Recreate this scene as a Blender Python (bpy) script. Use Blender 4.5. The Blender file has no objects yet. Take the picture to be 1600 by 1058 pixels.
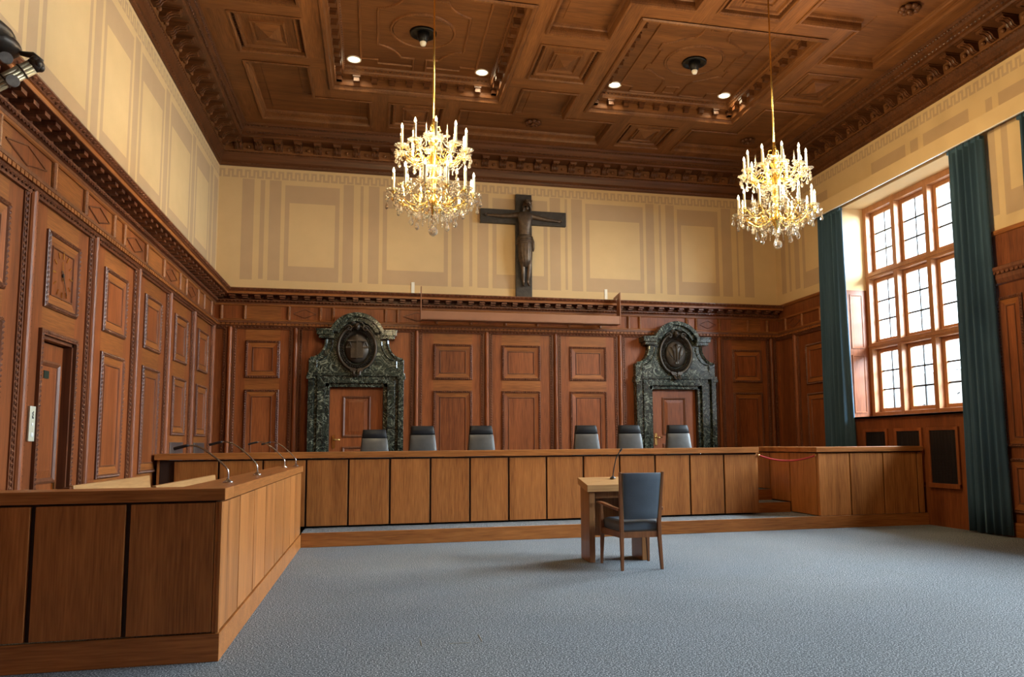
import bpy, bmesh, math, random
from mathutils import Vector, Matrix, Euler

random.seed(7)
S = bpy.context.scene
COL = S.collection
PI = math.pi

# ------------------------------------------------------------------ camera
W = 11.27            # room width; left wall x=0, back wall y=0, floor z=0
YF = -16.70          # front wall behind the photographer
CZ = 7.15            # underside of the ceiling beams
ZP = 6.52            # top of the painted wall
cam = bpy.data.cameras.new('camera')
co = bpy.data.objects.new('camera', cam); COL.objects.link(co); S.camera = co
F_PX = 1194.489
cam.sensor_width = 36.0
cam.lens = 36.0 * F_PX / 1600
cam.shift_x = -54.75 / 1600
cam.shift_y = 43.72 / 1600
cam.clip_end = 300
_y, _p, _r = 0.22127545, 0.10068555, -0.00912676
_F = Vector((math.sin(_y) * math.cos(_p), math.cos(_y) * math.cos(_p), math.sin(_p)))
_R = Vector((math.cos(_y), -math.sin(_y), 0)); _U = _R.cross(_F)
_R, _U = math.cos(_r) * _R + math.sin(_r) * _U, -math.sin(_r) * _R + math.cos(_r) * _U
co.matrix_world = Matrix(((_R.x, _U.x, -_F.x, 2.8773), (_R.y, _U.y, -_F.y, -14.7123),
                          (_R.z, _U.z, -_F.z, 1.30), (0, 0, 0, 1)))

# ------------------------------------------------------------------ view, world, daylight
S.view_settings.view_transform = 'Standard'
S.view_settings.look = 'None'
S.view_settings.gamma = 1
S.view_settings.use_curve_mapping = False
S.view_settings.exposure = 1.22
S.cycles.max_bounces = 10
S.cycles.diffuse_bounces = 6
S.cycles.glossy_bounces = 4
S.cycles.transmission_bounces = 8
S.cycles.transparent_max_bounces = 16
S.cycles.sample_clamp_indirect = 6.0
S.cycles.caustics_reflective = False
S.cycles.caustics_refractive = False
wd = bpy.data.worlds.new('sky'); S.world = wd; wd.use_nodes = True
_bg = wd.node_tree.nodes['Background']
_bg.inputs[0].default_value = (0.80, 0.91, 1.0, 1)
_bg.inputs[1].default_value = 3.0
WIN_Y = [(-2.42, -5.74), (-7.05, -10.37), (-11.68, -15.00)]      # the three window openings of the right wall
WZ0, WZ1 = 1.72, 5.60
for _a, _b in WIN_Y:
    l = bpy.data.lights.new('daylight_portal', 'AREA'); l.shape = 'RECTANGLE'
    l.size = WZ1 - WZ0; l.size_y = _a - _b; l.cycles.is_portal = True
    o = bpy.data.objects.new('daylight_portal', l); COL.objects.link(o)
    o.location = (W + 0.62, (_a + _b) / 2, (WZ0 + WZ1) / 2); o.rotation_euler = (0, PI / 2, 0)
for _a, _b in WIN_Y:                                            # added lamps outside each window, out of view, boosting the daylight
    l = bpy.data.lights.new('added_daylight', 'AREA'); l.shape = 'RECTANGLE'; l.size = 4.6; l.size_y = 4.4
    l.energy = 3000; l.color = (0.80, 0.91, 1.0)
    o = bpy.data.objects.new('added_daylight', l); COL.objects.link(o)
    o.location = (W + 5.2, (_a + _b) / 2 + 1.9, 6.2)
    o.rotation_euler = Vector((-1, 0, -0.32)).to_track_quat('-Z', 'Y').to_euler()
CHAND_W = 160.0      # warm light of one chandelier (watts)
SPOT_W = 40.0        # one ceiling downlight

# ------------------------------------------------------------------ materials
def _new(name):
    m = bpy.data.materials.new(name); m.use_nodes = True
    nt = m.node_tree
    return m, nt, nt.nodes['Principled BSDF']

def plain(name, col, rough=0.5, metal=0.0, spec=0.5, noise=0.0, nscale=8.0, bump=0.0, bscale=60.0):
    m, nt, b = _new(name)
    b.inputs['Base Color'].default_value = (*col, 1)
    b.inputs['Roughness'].default_value = rough
    b.inputs['Metallic'].default_value = metal
    b.inputs['Specular IOR Level'].default_value = spec
    tc = nt.nodes.new('ShaderNodeTexCoord')
    if noise:
        n = nt.nodes.new('ShaderNodeTexNoise'); n.inputs['Scale'].default_value = nscale
        n.inputs['Detail'].default_value = 6
        r = nt.nodes.new('ShaderNodeValToRGB')
        r.color_ramp.elements[0].position = 0.3; r.color_ramp.elements[1].position = 0.7
        r.color_ramp.elements[0].color = (*[c * (1 - noise) for c in col], 1)
        r.color_ramp.elements[1].color = (*[min(1, c * (1 + noise)) for c in col], 1)
        nt.links.new(tc.outputs['Object'], n.inputs['Vector'])
        nt.links.new(n.outputs['Fac'], r.inputs[0]); nt.links.new(r.outputs[0], b.inputs['Base Color'])
    if bump:
        n2 = nt.nodes.new('ShaderNodeTexNoise'); n2.inputs['Scale'].default_value = bscale
        bp = nt.nodes.new('ShaderNodeBump'); bp.inputs['Strength'].default_value = bump
        bp.inputs['Distance'].default_value = 0.01
        nt.links.new(tc.outputs['Object'], n2.inputs['Vector'])
        nt.links.new(n2.outputs['Fac'], bp.inputs['Height']); nt.links.new(bp.outputs[0], b.inputs['Normal'])
    return m

def wood(name, dark, light, axis='z', rough=0.42, fine=26.0, coarse=4.0, vary=0.16, spec=0.3):
    """oak grain stretched along one axis, with broad bands and fine pores"""
    m, nt, b = _new(name)
    L = nt.links.new
    tc = nt.nodes.new('ShaderNodeTexCoord')
    mp = nt.nodes.new('ShaderNodeMapping')
    k = {'x': (0.05, 1, 1), 'y': (1, 0.05, 1), 'z': (1, 1, 0.05)}[axis]
    mp.inputs['Scale'].default_value = k
    n1 = nt.nodes.new('ShaderNodeTexNoise'); n1.inputs['Scale'].default_value = fine * 3
    n1.inputs['Detail'].default_value = 5; n1.inputs['Distortion'].default_value = 0.3
    n2 = nt.nodes.new('ShaderNodeTexNoise'); n2.inputs['Scale'].default_value = coarse
    n2.inputs['Detail'].default_value = 3; n2.inputs['Distortion'].default_value = 1.2
    L(tc.outputs['Object'], mp.inputs[0]); L(mp.outputs[0], n1.inputs['Vector']); L(mp.outputs[0], n2.inputs['Vector'])
    mx = nt.nodes.new('ShaderNodeMath'); mx.operation = 'MULTIPLY_ADD'; mx.inputs[1].default_value = 0.55
    m2 = nt.nodes.new('ShaderNodeMath'); m2.operation = 'MULTIPLY'; m2.inputs[1].default_value = 0.45
    L(n2.outputs['Fac'], m2.inputs[0]); L(n1.outputs['Fac'], mx.inputs[0]); L(m2.outputs[0], mx.inputs[2])
    r = nt.nodes.new('ShaderNodeValToRGB')
    r.color_ramp.elements[0].position = 0.33; r.color_ramp.elements[1].position = 0.66
    r.color_ramp.elements[0].color = (*dark, 1); r.color_ramp.elements[1].color = (*light, 1)
    L(mx.outputs[0], r.inputs[0])
    oi = nt.nodes.new('ShaderNodeObjectInfo')
    mr = nt.nodes.new('ShaderNodeMapRange'); mr.inputs[3].default_value = 1 - vary; mr.inputs[4].default_value = 1 + vary
    L(oi.outputs['Random'], mr.inputs[0])
    hs = nt.nodes.new('ShaderNodeHueSaturation'); L(mr.outputs[0], hs.inputs['Value']); L(r.outputs[0], hs.inputs['Color'])
    L(hs.outputs[0], b.inputs['Base Color'])
    b.inputs['Roughness'].default_value = rough
    b.inputs['Specular IOR Level'].default_value = spec
    bp = nt.nodes.new('ShaderNodeBump'); bp.inputs['Strength'].default_value = 0.12; bp.inputs['Distance'].default_value = 0.004
    L(n1.outputs['Fac'], bp.inputs['Height']); L(bp.outputs[0], b.inputs['Normal'])
    return m

DK, LT = (0.108, 0.026, 0.007), (0.300, 0.087, 0.024)
DK2, LT2 = (0.130, 0.038, 0.009), (0.345, 0.118, 0.029)          # stained oak of the wainscot
WV = wood('oak_upright_grain', DK, LT, 'z'); WX = wood('oak_cross_grain', DK2, LT2, 'x'); WY = wood('oak_long_grain', DK2, LT2, 'y')
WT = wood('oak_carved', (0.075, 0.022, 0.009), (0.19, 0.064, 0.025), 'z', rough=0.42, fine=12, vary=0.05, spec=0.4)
CDK, CLT = (0.082, 0.028, 0.008), (0.225, 0.088, 0.027)
CX = wood('ceiling_oak_cross', CDK, CLT, 'x', rough=0.5, vary=0.1); CY = wood('ceiling_oak_long', CDK, CLT, 'y', rough=0.5, vary=0.1)
CT = wood('ceiling_oak_carved', (0.048, 0.016, 0.005), (0.130, 0.046, 0.015), 'x', rough=0.42, fine=12, vary=0.05)
BDK, BLT = (0.195, 0.064, 0.015), (0.465, 0.178, 0.048)
BV = wood('bench_veneer', BDK, BLT, 'z', rough=0.38, vary=0.1); BX = wood('bench_top_cross', BDK, BLT, 'x', rough=0.33, vary=0.04)
BY = wood('bench_top_long', BDK, BLT, 'y', rough=0.33, vary=0.04)
PALE = wood('pale_maple', (0.33, 0.165, 0.060), (0.49, 0.275, 0.115), 'y', rough=0.35, vary=0.05)
WINW = wood('window_pine', (0.30, 0.125, 0.052), (0.44, 0.20, 0.085), 'z', rough=0.35, vary=0.05)
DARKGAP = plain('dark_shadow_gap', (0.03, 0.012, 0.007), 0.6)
CREAM = plain('cream_wall_paint', (0.615, 0.435, 0.225), 0.85, spec=0.2, noise=0.03, nscale=3, bump=0.03, bscale=150)
TAN = plain('tan_wall_paint', (0.480, 0.332, 0.192), 0.85, spec=0.2, noise=0.03, nscale=3, bump=0.03, bscale=150)
WHITE = plain('white_enamel', (0.8, 0.8, 0.78), 0.4)
BRASS = plain('polished_brass', (0.80, 0.55, 0.20), 0.22, 1.0)
GOLD = plain('gilded_metal', (0.95, 0.66, 0.18), 0.25, 1.0)
CHROME = plain('satin_chrome', (0.62, 0.62, 0.62), 0.22, 1.0)
STEEL = plain('brushed_steel', (0.42, 0.41, 0.40), 0.38, 1.0, noise=0.12, nscale=5)
BLACK = plain('black_plastic', (0.02, 0.02, 0.022), 0.4)
BRONZE = plain('dark_bronze', (0.060, 0.047, 0.036), 0.45, 0.6, noise=0.35, nscale=9, bump=0.25, bscale=30)
CROSSW = plain('blackened_bronze_slab', (0.040, 0.034, 0.030), 0.5, 0.3, noise=0.3, nscale=12, bump=0.3, bscale=25)
BODYB = plain('brown_cast_bronze', (0.105, 0.072, 0.048), 0.42, 0.6, noise=0.35, nscale=14, bump=0.3, bscale=40)
FASCE = plain('pale_gilt_rods', (0.52, 0.42, 0.26), 0.4, 0.6, noise=0.2, nscale=20)
PEWTER = plain('grey_pewter', (0.30, 0.29, 0.27), 0.45, 0.7, noise=0.3, nscale=18)
LEATHER = plain('black_leather', (0.010, 0.011, 0.013), 0.42, 0.0, 0.22, noise=0.25, nscale=6, bump=0.15, bscale=90)
LEATHG = plain('grey_leather', (0.055, 0.053, 0.050), 0.38, noise=0.2, nscale=6, bump=0.2, bscale=14)
BLUEF = plain('slate_blue_leather', (0.060, 0.080, 0.105), 0.45, noise=0.12, nscale=7, bump=0.1, bscale=120)
ROPE = plain('red_velvet_rope', (0.42, 0.03, 0.035), 0.6)
BROWNM = plain('brown_painted_metal', (0.255, 0.105, 0.052), 0.45, noise=0.05)
GRILLE = plain('dark_grille_metal', (0.022, 0.018, 0.018), 0.5, 0.4)
SIGN = plain('dark_green_plate', (0.02, 0.03, 0.02), 0.3)
SPOTDK = plain('black_spun_metal', (0.012, 0.011, 0.010), 0.4, 0.5)
CHAIRW = wood('walnut_chair_wood', (0.115, 0.042, 0.016), (0.26, 0.105, 0.042), 'z', rough=0.36, vary=0.03)
TBLW = wood('lectern_oak', (0.20, 0.085, 0.03), (0.38, 0.18, 0.07), 'z', rough=0.35, vary=0.03)
TBLT = wood('lectern_top_oak', (0.34, 0.17, 0.065), (0.52, 0.29, 0.12), 'x', rough=0.3, vary=0.03)
PLAST = plain('pale_plaster', (0.80, 0.76, 0.66), 0.8)

def carpet():
    m, nt, b = _new('grey_blue_carpet'); L = nt.links.new
    tc = nt.nodes.new('ShaderNodeTexCoord')
    n = nt.nodes.new('ShaderNodeTexNoise'); n.inputs['Scale'].default_value = 105; n.inputs['Detail'].default_value = 4
    r = nt.nodes.new('ShaderNodeValToRGB'); e = r.color_ramp.elements
    e[0].position = 0.38; e[0].color = (0.050, 0.058, 0.066, 1)
    e[1].position = 0.64; e[1].color = (0.46, 0.49, 0.51, 1)
    k = r.color_ramp.elements.new(0.53); k.color = (0.122, 0.137, 0.150, 1)
    n2 = nt.nodes.new('ShaderNodeTexNoise'); n2.inputs['Scale'].default_value = 1.3; n2.inputs['Detail'].default_value = 2
    r2 = nt.nodes.new('ShaderNodeValToRGB'); r2.color_ramp.elements[0].color = (0.88, 0.88, 0.86, 1); r2.color_ramp.elements[1].color = (1.08, 1.08, 1.1, 1)
    mx = nt.nodes.new('ShaderNodeMix'); mx.data_type = 'RGBA'; mx.blend_type = 'MULTIPLY'; mx.inputs[0].default_value = 1
    L(tc.outputs['Object'], n.inputs['Vector']); L(tc.outputs['Object'], n2.inputs['Vector'])
    L(n.outputs['Fac'], r.inputs[0]); L(n2.outputs['Fac'], r2.inputs[0])
    L(r.outputs[0], mx.inputs[6]); L(r2.outputs[0], mx.inputs[7]); L(mx.outputs[2], b.inputs['Base Color'])
    b.inputs['Roughness'].default_value = 0.95; b.inputs['Specular IOR Level'].default_value = 0.15
    bp = nt.nodes.new('ShaderNodeBump'); bp.inputs['Strength'].default_value = 0.3; bp.inputs['Distance'].default_value = 0.004
    L(n.outputs['Fac'], bp.inputs['Height']); L(bp.outputs[0], b.inputs['Normal'])
    return m
CARPET = carpet()

def marble():
    m, nt, b = _new('dark_green_marble'); L = nt.links.new
    tc = nt.nodes.new('ShaderNodeTexCoord')
    n = nt.nodes.new('ShaderNodeTexNoise'); n.inputs['Scale'].default_value = 12; n.inputs['Detail'].default_value = 9; n.inputs['Distortion'].default_value = 1.6
    r = nt.nodes.new('ShaderNodeValToRGB'); e = r.color_ramp.elements
    e[0].position = 0.36; e[0].color = (0.007, 0.011, 0.009, 1)
    e[1].position = 0.82; e[1].color = (0.22, 0.235, 0.165, 1)
    k = e.new(0.52); k.color = (0.020, 0.029, 0.023, 1)
    k = e.new(0.62); k.color = (0.052, 0.060, 0.043, 1)
    v = nt.nodes.new('ShaderNodeTexNoise'); v.inputs['Scale'].default_value = 3.2; v.inputs['Detail'].default_value = 4; v.inputs['Distortion'].default_value = 2.5
    rv = nt.nodes.new('ShaderNodeValToRGB'); ev = rv.color_ramp.elements
    ev[0].position = 0.485; ev[0].color = (0, 0, 0, 1); ev[1].position = 0.515; ev[1].color = (0, 0, 0, 1)
    k = ev.new(0.50); k.color = (0.30, 0.33, 0.26, 1)
    mx = nt.nodes.new('ShaderNodeMix'); mx.data_type = 'RGBA'; mx.blend_type = 'ADD'; mx.inputs[0].default_value = 0.8
    L(tc.outputs['Object'], n.inputs['Vector']); L(tc.outputs['Object'], v.inputs['Vector'])
    L(n.outputs['Fac'], r.inputs[0]); L(v.outputs['Fac'], rv.inputs[0])
    L(r.outputs[0], mx.inputs[6]); L(rv.outputs[0], mx.inputs[7]); L(mx.outputs[2], b.inputs['Base Color'])
    b.inputs['Roughness'].default_value = 0.16
    return m
MARBLE = marble()

def curtain_mat():
    m, nt, b = _new('teal_blue_velvet'); L = nt.links.new
    tc = nt.nodes.new('ShaderNodeTexCoord'); mp = nt.nodes.new('ShaderNodeMapping'); mp.inputs['Scale'].default_value = (1, 1, 0.05)
    n = nt.nodes.new('ShaderNodeTexNoise'); n.inputs['Scale'].default_value = 30; n.inputs['Detail'].default_value = 3
    r = nt.nodes.new('ShaderNodeValToRGB'); r.color_ramp.elements[0].color = (0.021, 0.047, 0.074, 1); r.color_ramp.elements[1].color = (0.052, 0.096, 0.132, 1)
    L(tc.outputs['Object'], mp.inputs[0]); L(mp.outputs[0], n.inputs['Vector']); L(n.outputs['Fac'], r.inputs[0]); L(r.outputs[0], b.inputs['Base Color'])
    b.inputs['Roughness'].default_value = 0.9; b.inputs['Specular IOR Level'].default_value = 0.2
    b.inputs['Sheen Weight'].default_value = 0.6; b.inputs['Sheen Roughness'].default_value = 0.4
    b.inputs['Sheen Tint'].default_value = (0.35, 0.6, 0.75, 1)
    return m
CURT = curtain_mat()

def pane_glass():
    m = bpy.data.materials.new('window_glass'); m.use_nodes = True; nt = m.node_tree; nt.nodes.clear()
    out = nt.nodes.new('ShaderNodeOutputMaterial'); t = nt.nodes.new('ShaderNodeBsdfTransparent'); g = nt.nodes.new('ShaderNodeBsdfGlossy')
    t.inputs[0].default_value = (0.94, 0.97, 0.98, 1); g.inputs['Roughness'].default_value = 0.02
    x = nt.nodes.new('ShaderNodeMixShader')
    x.inputs[0].default_value = 0.04; nt.links.new(t.outputs[0], x.inputs[1]); nt.links.new(g.outputs[0], x.inputs[2]); nt.links.new(x.outputs[0], out.inputs[0])
    return m
GLASS = pane_glass()

def crystal(name='cut_crystal', k=0.25, tint=(1.0, 0.97, 0.90)):
    """clear facetted lead glass: part see-through, part mirror-like facets"""
    m = bpy.data.materials.new(name); m.use_nodes = True; nt = m.node_tree; nt.nodes.clear()
    out = nt.nodes.new('ShaderNodeOutputMaterial')
    g = nt.nodes.new('ShaderNodeBsdfGlass'); g.inputs['Color'].default_value = (*tint, 1); g.inputs['IOR'].default_value = 1.55; g.inputs['Roughness'].default_value = 0.03
    t = nt.nodes.new('ShaderNodeBsdfTransparent'); t.inputs[0].default_value = (*tint, 1)
    x = nt.nodes.new('ShaderNodeMixShader'); x.inputs[0].default_value = k
    d = nt.nodes.new('ShaderNodeBsdfDiffuse'); d.inputs[0].default_value = (0.95, 0.92, 0.84, 1)
    x2 = nt.nodes.new('ShaderNodeMixShader'); x2.inputs[0].default_value = 0.11
    nt.links.new(g.outputs[0], x.inputs[1]); nt.links.new(t.outputs[0], x.inputs[2]); nt.links.new(x.outputs[0], x2.inputs[1]); nt.links.new(d.outputs[0], x2.inputs[2]); nt.links.new(x2.outputs[0], out.inputs[0])
    return m
CRYS = crystal()

def emit(name, col, strength):
    m = bpy.data.materials.new(name); m.use_nodes = True; nt = m.node_tree; nt.nodes.clear()
    out = nt.nodes.new('ShaderNodeOutputMaterial'); e = nt.nodes.new('ShaderNodeEmission')
    e.inputs[0].default_value = (*col, 1); e.inputs[1].default_value = strength
    nt.links.new(e.outputs[0], out.inputs[0]); return m
BULB = emit('lit_candle_bulb', (1.0, 0.84, 0.52), 5.0)
LAMP = emit('lit_downlight', (1.0, 0.93, 0.62), 2.6)
CANDLE = plain('ivory_candle_sleeve', (0.90, 0.80, 0.52), 0.5)

def roof_dots():
    m, nt, b = _new('far_roof_tiles'); L = nt.links.new
    tc = nt.nodes.new('ShaderNodeTexCoord')
    v = nt.nodes.new('ShaderNodeTexVoronoi'); v.inputs['Scale'].default_value = 1.5; v.inputs['Randomness'].default_value = 0.15
    r = nt.nodes.new('ShaderNodeValToRGB'); r.color_ramp.interpolation = 'CONSTANT'
    r.color_ramp.elements[0].color = (0.02, 0.016, 0.015, 1); r.color_ramp.elements[1].position = 0.22; r.color_ramp.elements[1].color = (0.34, 0.30, 0.27, 1)
    L(tc.outputs['Object'], v.inputs['Vector']); L(v.outputs['Distance'], r.inputs[0]); L(r.outputs[0], b.inputs['Base Color'])
    b.inputs['Roughness'].default_value = 0.9
    return m
ROOFM = roof_dots()

# ------------------------------------------------------------------ mesh helpers
class MB:
    """collects shapes; build() links them as ONE mesh object"""
    def __init__(s): s.v = []; s.f = []; s.m = []; s.mi = 0; s.fr = None
    def frame(s, fn): s.fr = fn; return s
    def mat(s, i): s.mi = i; return s
    def add(s, vs, fs):
        b = len(s.v)
        s.v += [tuple(s.fr(*p)) if s.fr else tuple(p) for p in vs]
        for f in fs: s.f.append([b + i for i in f]); s.m.append(s.mi)
        return s
    def box(s, x0, x1, y0, y1, z0, z1):
        return s.add([(x, y, z) for z in (z0, z1) for y in (y0, y1) for x in (x0, x1)],
                     [(0, 2, 3, 1), (4, 5, 7, 6), (0, 1, 5, 4), (2, 6, 7, 3), (0, 4, 6, 2), (1, 3, 7, 5)])
    def quad(s, a, b, c, d): return s.add([a, b, c, d], [(0, 1, 2, 3)])
    def hexa(s, lo, hi):
        """two 4-corner loops joined"""
        return s.add(list(lo) + list(hi), [(3, 2, 1, 0), (4, 5, 6, 7)] + [(i, (i + 1) % 4, 4 + (i + 1) % 4, 4 + i) for i in range(4)])
    def loops(s, rings, closed=True, cap0=False, cap1=False):
        n = len(rings[0]); vs = [p for r in rings for p in r]; fs = []
        for k in range(len(rings) - 1):
            for i in range(n if closed else n - 1):
                j = (i + 1) % n
                fs.append((k * n + i, k * n + j, (k + 1) * n + j, (k + 1) * n + i))
        if cap0: fs.append(tuple(range(n))[::-1])
        if cap1: fs.append(tuple((len(rings) - 1) * n + i for i in range(n)))
        return s.add(vs, fs)
    def lathe(s, prof, c=(0, 0, 0), n=16, axis='z', cap=True):
        rs = []
        for r, h in prof:
            ring = []
            for i in range(n):
                a = 2 * PI * i / n; x, y = r * math.cos(a), r * math.sin(a)
                p = {'z': (x, y, h), 'y': (x, h, y), 'x': (h, x, y)}[axis]
                ring.append((c[0] + p[0], c[1] + p[1], c[2] + p[2]))
            rs.append(ring)
        return s.loops(rs, True, cap, cap)
    def tube(s, pts, r, n=8, closed=False, cap=True):
        P = [Vector(p) for p in pts]; rs = []; N = len(P)
        rad = r if isinstance(r, (list, tuple)) else [r] * N
        up = None
        for i in range(N):
            if closed: t = P[(i + 1) % N] - P[i - 1]
            else: t = P[min(i + 1, N - 1)] - P[max(i - 1, 0)]
            t.normalize()
            if up is None: up = Vector((0, 0, 1)) if abs(t.z) < 0.9 else Vector((1, 0, 0))
            b = t.cross(up); b.normalize(); up = b.cross(t); up.normalize()
            rs.append([tuple(P[i] + rad[i] * (math.cos(2 * PI * k / n) * b + math.sin(2 * PI * k / n) * up)) for k in range(n)])
        if closed: rs.append(rs[0]); cap = False
        return s.loops(rs, True, cap, cap)
    def ball(s, c, r, nu=10, nv=6):
        rx, ry, rz = r if isinstance(r, (list, tuple)) else (r, r, r)
        rs = []
        for j in range(1, nv):
            t = PI * j / nv
            rs.append([(c[0] + rx * math.sin(t) * math.cos(2 * PI * i / nu), c[1] + ry * math.sin(t) * math.sin(2 * PI * i / nu), c[2] - rz * math.cos(t)) for i in range(nu)])
        vs = [p for r_ in rs for p in r_]; fs = []
        for k in range(nv - 2):
            for i in range(nu):
                j = (i + 1) % nu; fs.append((k * nu + i, k * nu + j, (k + 1) * nu + j, (k + 1) * nu + i))
        b0 = len(vs); vs += [(c[0], c[1], c[2] - rz), (c[0], c[1], c[2] + rz)]
        for i in range(nu):
            j = (i + 1) % nu; fs.append((b0, j, i)); k = (nv - 2) * nu; fs.append((b0 + 1, k + i, k + j))
        return s.add(vs, fs)
    def octa(s, c, a, b, d):
        """small carved bead: c centre, a b d half-axis vectors"""
        c, a, b, d = Vector(c), Vector(a), Vector(b), Vector(d)
        return s.add([c + a, c - a, c + b, c - b, c + d, c - d],
                     [(0, 2, 4), (2, 1, 4), (1, 3, 4), (3, 0, 4), (2, 0, 5), (1, 2, 5), (3, 1, 5), (0, 3, 5)])
    def prism(s, poly, fn, d0, d1):
        """2-D outline poly mapped by fn(a, b, depth)"""
        n = len(poly)
        vs = [fn(a, b, d0) for a, b in poly] + [fn(a, b, d1) for a, b in poly]
        return s.add(vs, [tuple(range(n))[::-1], tuple(range(n, 2 * n))] + [(i, (i + 1) % n, n + (i + 1) % n, n + i) for i in range(n)])
    def build(s, name, mats, parent=None, smooth=False, bevel=0.0, sub=0):
        me = bpy.data.meshes.new(name)
        me.from_pydata(s.v, [], s.f)
        for m in (mats if isinstance(mats, (list, tuple)) else [mats]): me.materials.append(m)
        me.polygons.foreach_set('material_index', s.m)
        bm = bmesh.new(); bm.from_mesh(me); bmesh.ops.recalc_face_normals(bm, faces=bm.faces); bm.to_mesh(me); bm.free()
        if smooth: me.polygons.foreach_set('use_smooth', [True] * len(me.polygons))
        me.update()
        o = bpy.data.objects.new(name, me); COL.objects.link(o)
        if parent is not None: o.parent = parent
        if bevel:
            b = o.modifiers.new('bevel', 'BEVEL'); b.width = bevel; b.segments = 2; b.limit_method = 'ANGLE'
        if sub:
            b = o.modifiers.new('subdivision', 'SUBSURF'); b.levels = sub; b.render_levels = sub
        return o

def tag(o, label=None, cat=None, group=None, kind=None):
    if label: o['label'] = label
    if cat: o['category'] = cat
    if group: o['group'] = group
    if kind: o['kind'] = kind
    return o
def thing(name, label, cat, loc=(0, 0, 0), rz=0, group=None):
    o = bpy.data.objects.new(name, None); COL.objects.link(o)
    o.location = loc; o.rotation_euler = (0, 0, rz); o.empty_display_size = 0.1
    return tag(o, label, cat, group)
def struct(o): o['kind'] = 'structure'; return o
def empty_struct(name):
    o = bpy.data.objects.new(name, None); COL.objects.link(o); o['kind'] = 'structure'; return o
def kids(o): return [c for c in bpy.data.objects if c.parent is o]
def copy_tree(root, loc, rz=0, label=None):
    ch = {}
    allo = list(bpy.data.objects)
    for c in allo:
        if c.parent is not None: ch.setdefault(c.parent.name, []).append(c)
    def rec(o, par):
        c = o.copy(); COL.objects.link(c)
        if par is not None: c.parent = par
        for k in ch.get(o.name, []): rec(k, c)
        return c
    r = rec(root, None); r.location = loc; r.rotation_euler = (0, 0, rz)
    if label: r['label'] = label
    return r
def link_copy(o, parent, loc=(0, 0, 0), rot=(0, 0, 0), scale=(1, 1, 1)):
    c = o.copy(); COL.objects.link(c); c.parent = parent; c.location = loc; c.rotation_euler = rot; c.scale = scale
    return c

# wall frames: (u along the wall, w out of the wall, z up)
BACK = lambda u, w, z: (u, -w, z)
LEFT = lambda u, w, z: (w, u, z)
RIGHT = lambda u, w, z: (W - w, u, z)
FRONT = lambda u, w, z: (u, YF + w, z)
XY = lambda w: None

def extrude(mb, prof, u0, u1, m0=0.0, m1=0.0):
    """profile [(w, z)] run along u; m0/m1 mitre the ends by m*w"""
    mb.loops([[(u0 + m0 * w, w, z) for w, z in prof], [(u1 + m1 * w, w, z) for w, z in prof]], True, True, True)
def bead_row(mb, u0, u1, w, z, pitch, a, b, c):
    n = max(1, int(round((u1 - u0) / pitch))); p = (u1 - u0) / n
    for i in range(n): mb.octa((u0 + (i + .5) * p, w, z), (a, 0, 0), (0, b, 0), (0, 0, c))
def block_row(mb, u0, u1, w0, w1, z0, z1, pitch, wd):
    n = max(1, int(round((u1 - u0) / pitch))); p = (u1 - u0) / n
    for i in range(n):
        c = u0 + (i + .5) * p; mb.box(c - wd / 2, c + wd / 2, w0, w1, z0, z1)
def rope_rect(mb, u0, u1, z0, z1, w, pitch=0.042, r=0.014):
    """carved rope bead round a rectangle"""
    for z in (z0, z1):
        n = max(1, int((u1 - u0) / pitch)); p = (u1 - u0) / n
        for i in range(n):
            mb.octa((u0 + (i + .5) * p, w, z), (p * .46, 0, r * .7), (0, r, 0), (-r * .5, 0, r))
    for u in (u0, u1):
        n = max(1, int((z1 - z0) / pitch)); p = (z1 - z0) / n
        for i in range(n):
            mb.octa((u, w, z0 + (i + .5) * p), (r * .7, 0, p * .46), (0, r, 0), (r, 0, -r * .5))
def rect_rings(mb, u0, u1, z0, z1, prof, cap=True):
    mb.loops([[(u0 + i, w, z0 + i), (u1 - i, w, z0 + i), (u1 - i, w, z1 - i), (u0 + i, w, z1 - i)] for i, w in prof], True, False, cap)

def wood_panel(parent, fr, u0, u1, z0, z1, slope=0.075, name='wood_panel'):
    mb = MB().frame(fr)
    mb.mat(1); rect_rings(mb, u0, u1, z0, z1, [(0, 0), (0, .018), (.012, .026), (.03, .024), (.038, .03), (.046, .016)], False)
    rope_rect(mb, u0 + .018, u1 - .018, z0 + .018, z1 - .018, .027)
    s = min(slope, (u1 - u0) * .24)
    # four bevelled boards with mitred corners, then the sunk field
    i0, i1 = .046, .046 + s
    a = [(u0 + i0, .016, z0 + i0), (u1 - i0, .016, z0 + i0), (u1 - i0, .016, z1 - i0), (u0 + i0, .016, z1 - i0)]
    b = [(u0 + i1, .007, z0 + i1), (u1 - i1, .007, z0 + i1), (u1 - i1, .007, z1 - i1), (u0 + i1, .007, z1 - i1)]
    for k in range(4):
        mb.mat(2 if k % 2 == 0 else 0); j = (k + 1) % 4; mb.quad(a[k], a[j], b[j], b[k])
    mb.mat(1); rect_rings(mb, u0 + i1, u1 - i1, z0 + i1, z1 - i1, [(0, .007), (.004, .016), (.014, .016), (.02, .004)], False)
    mb.mat(0); rect_rings(mb, u0 + i1 + .02, u1 - i1 - .02, z0 + i1 + .02, z1 - i1 - .02, [(0, .004)], True)
    return mb.build(name, [WV, WT, WX if fr is BACK else WY], parent)

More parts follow.
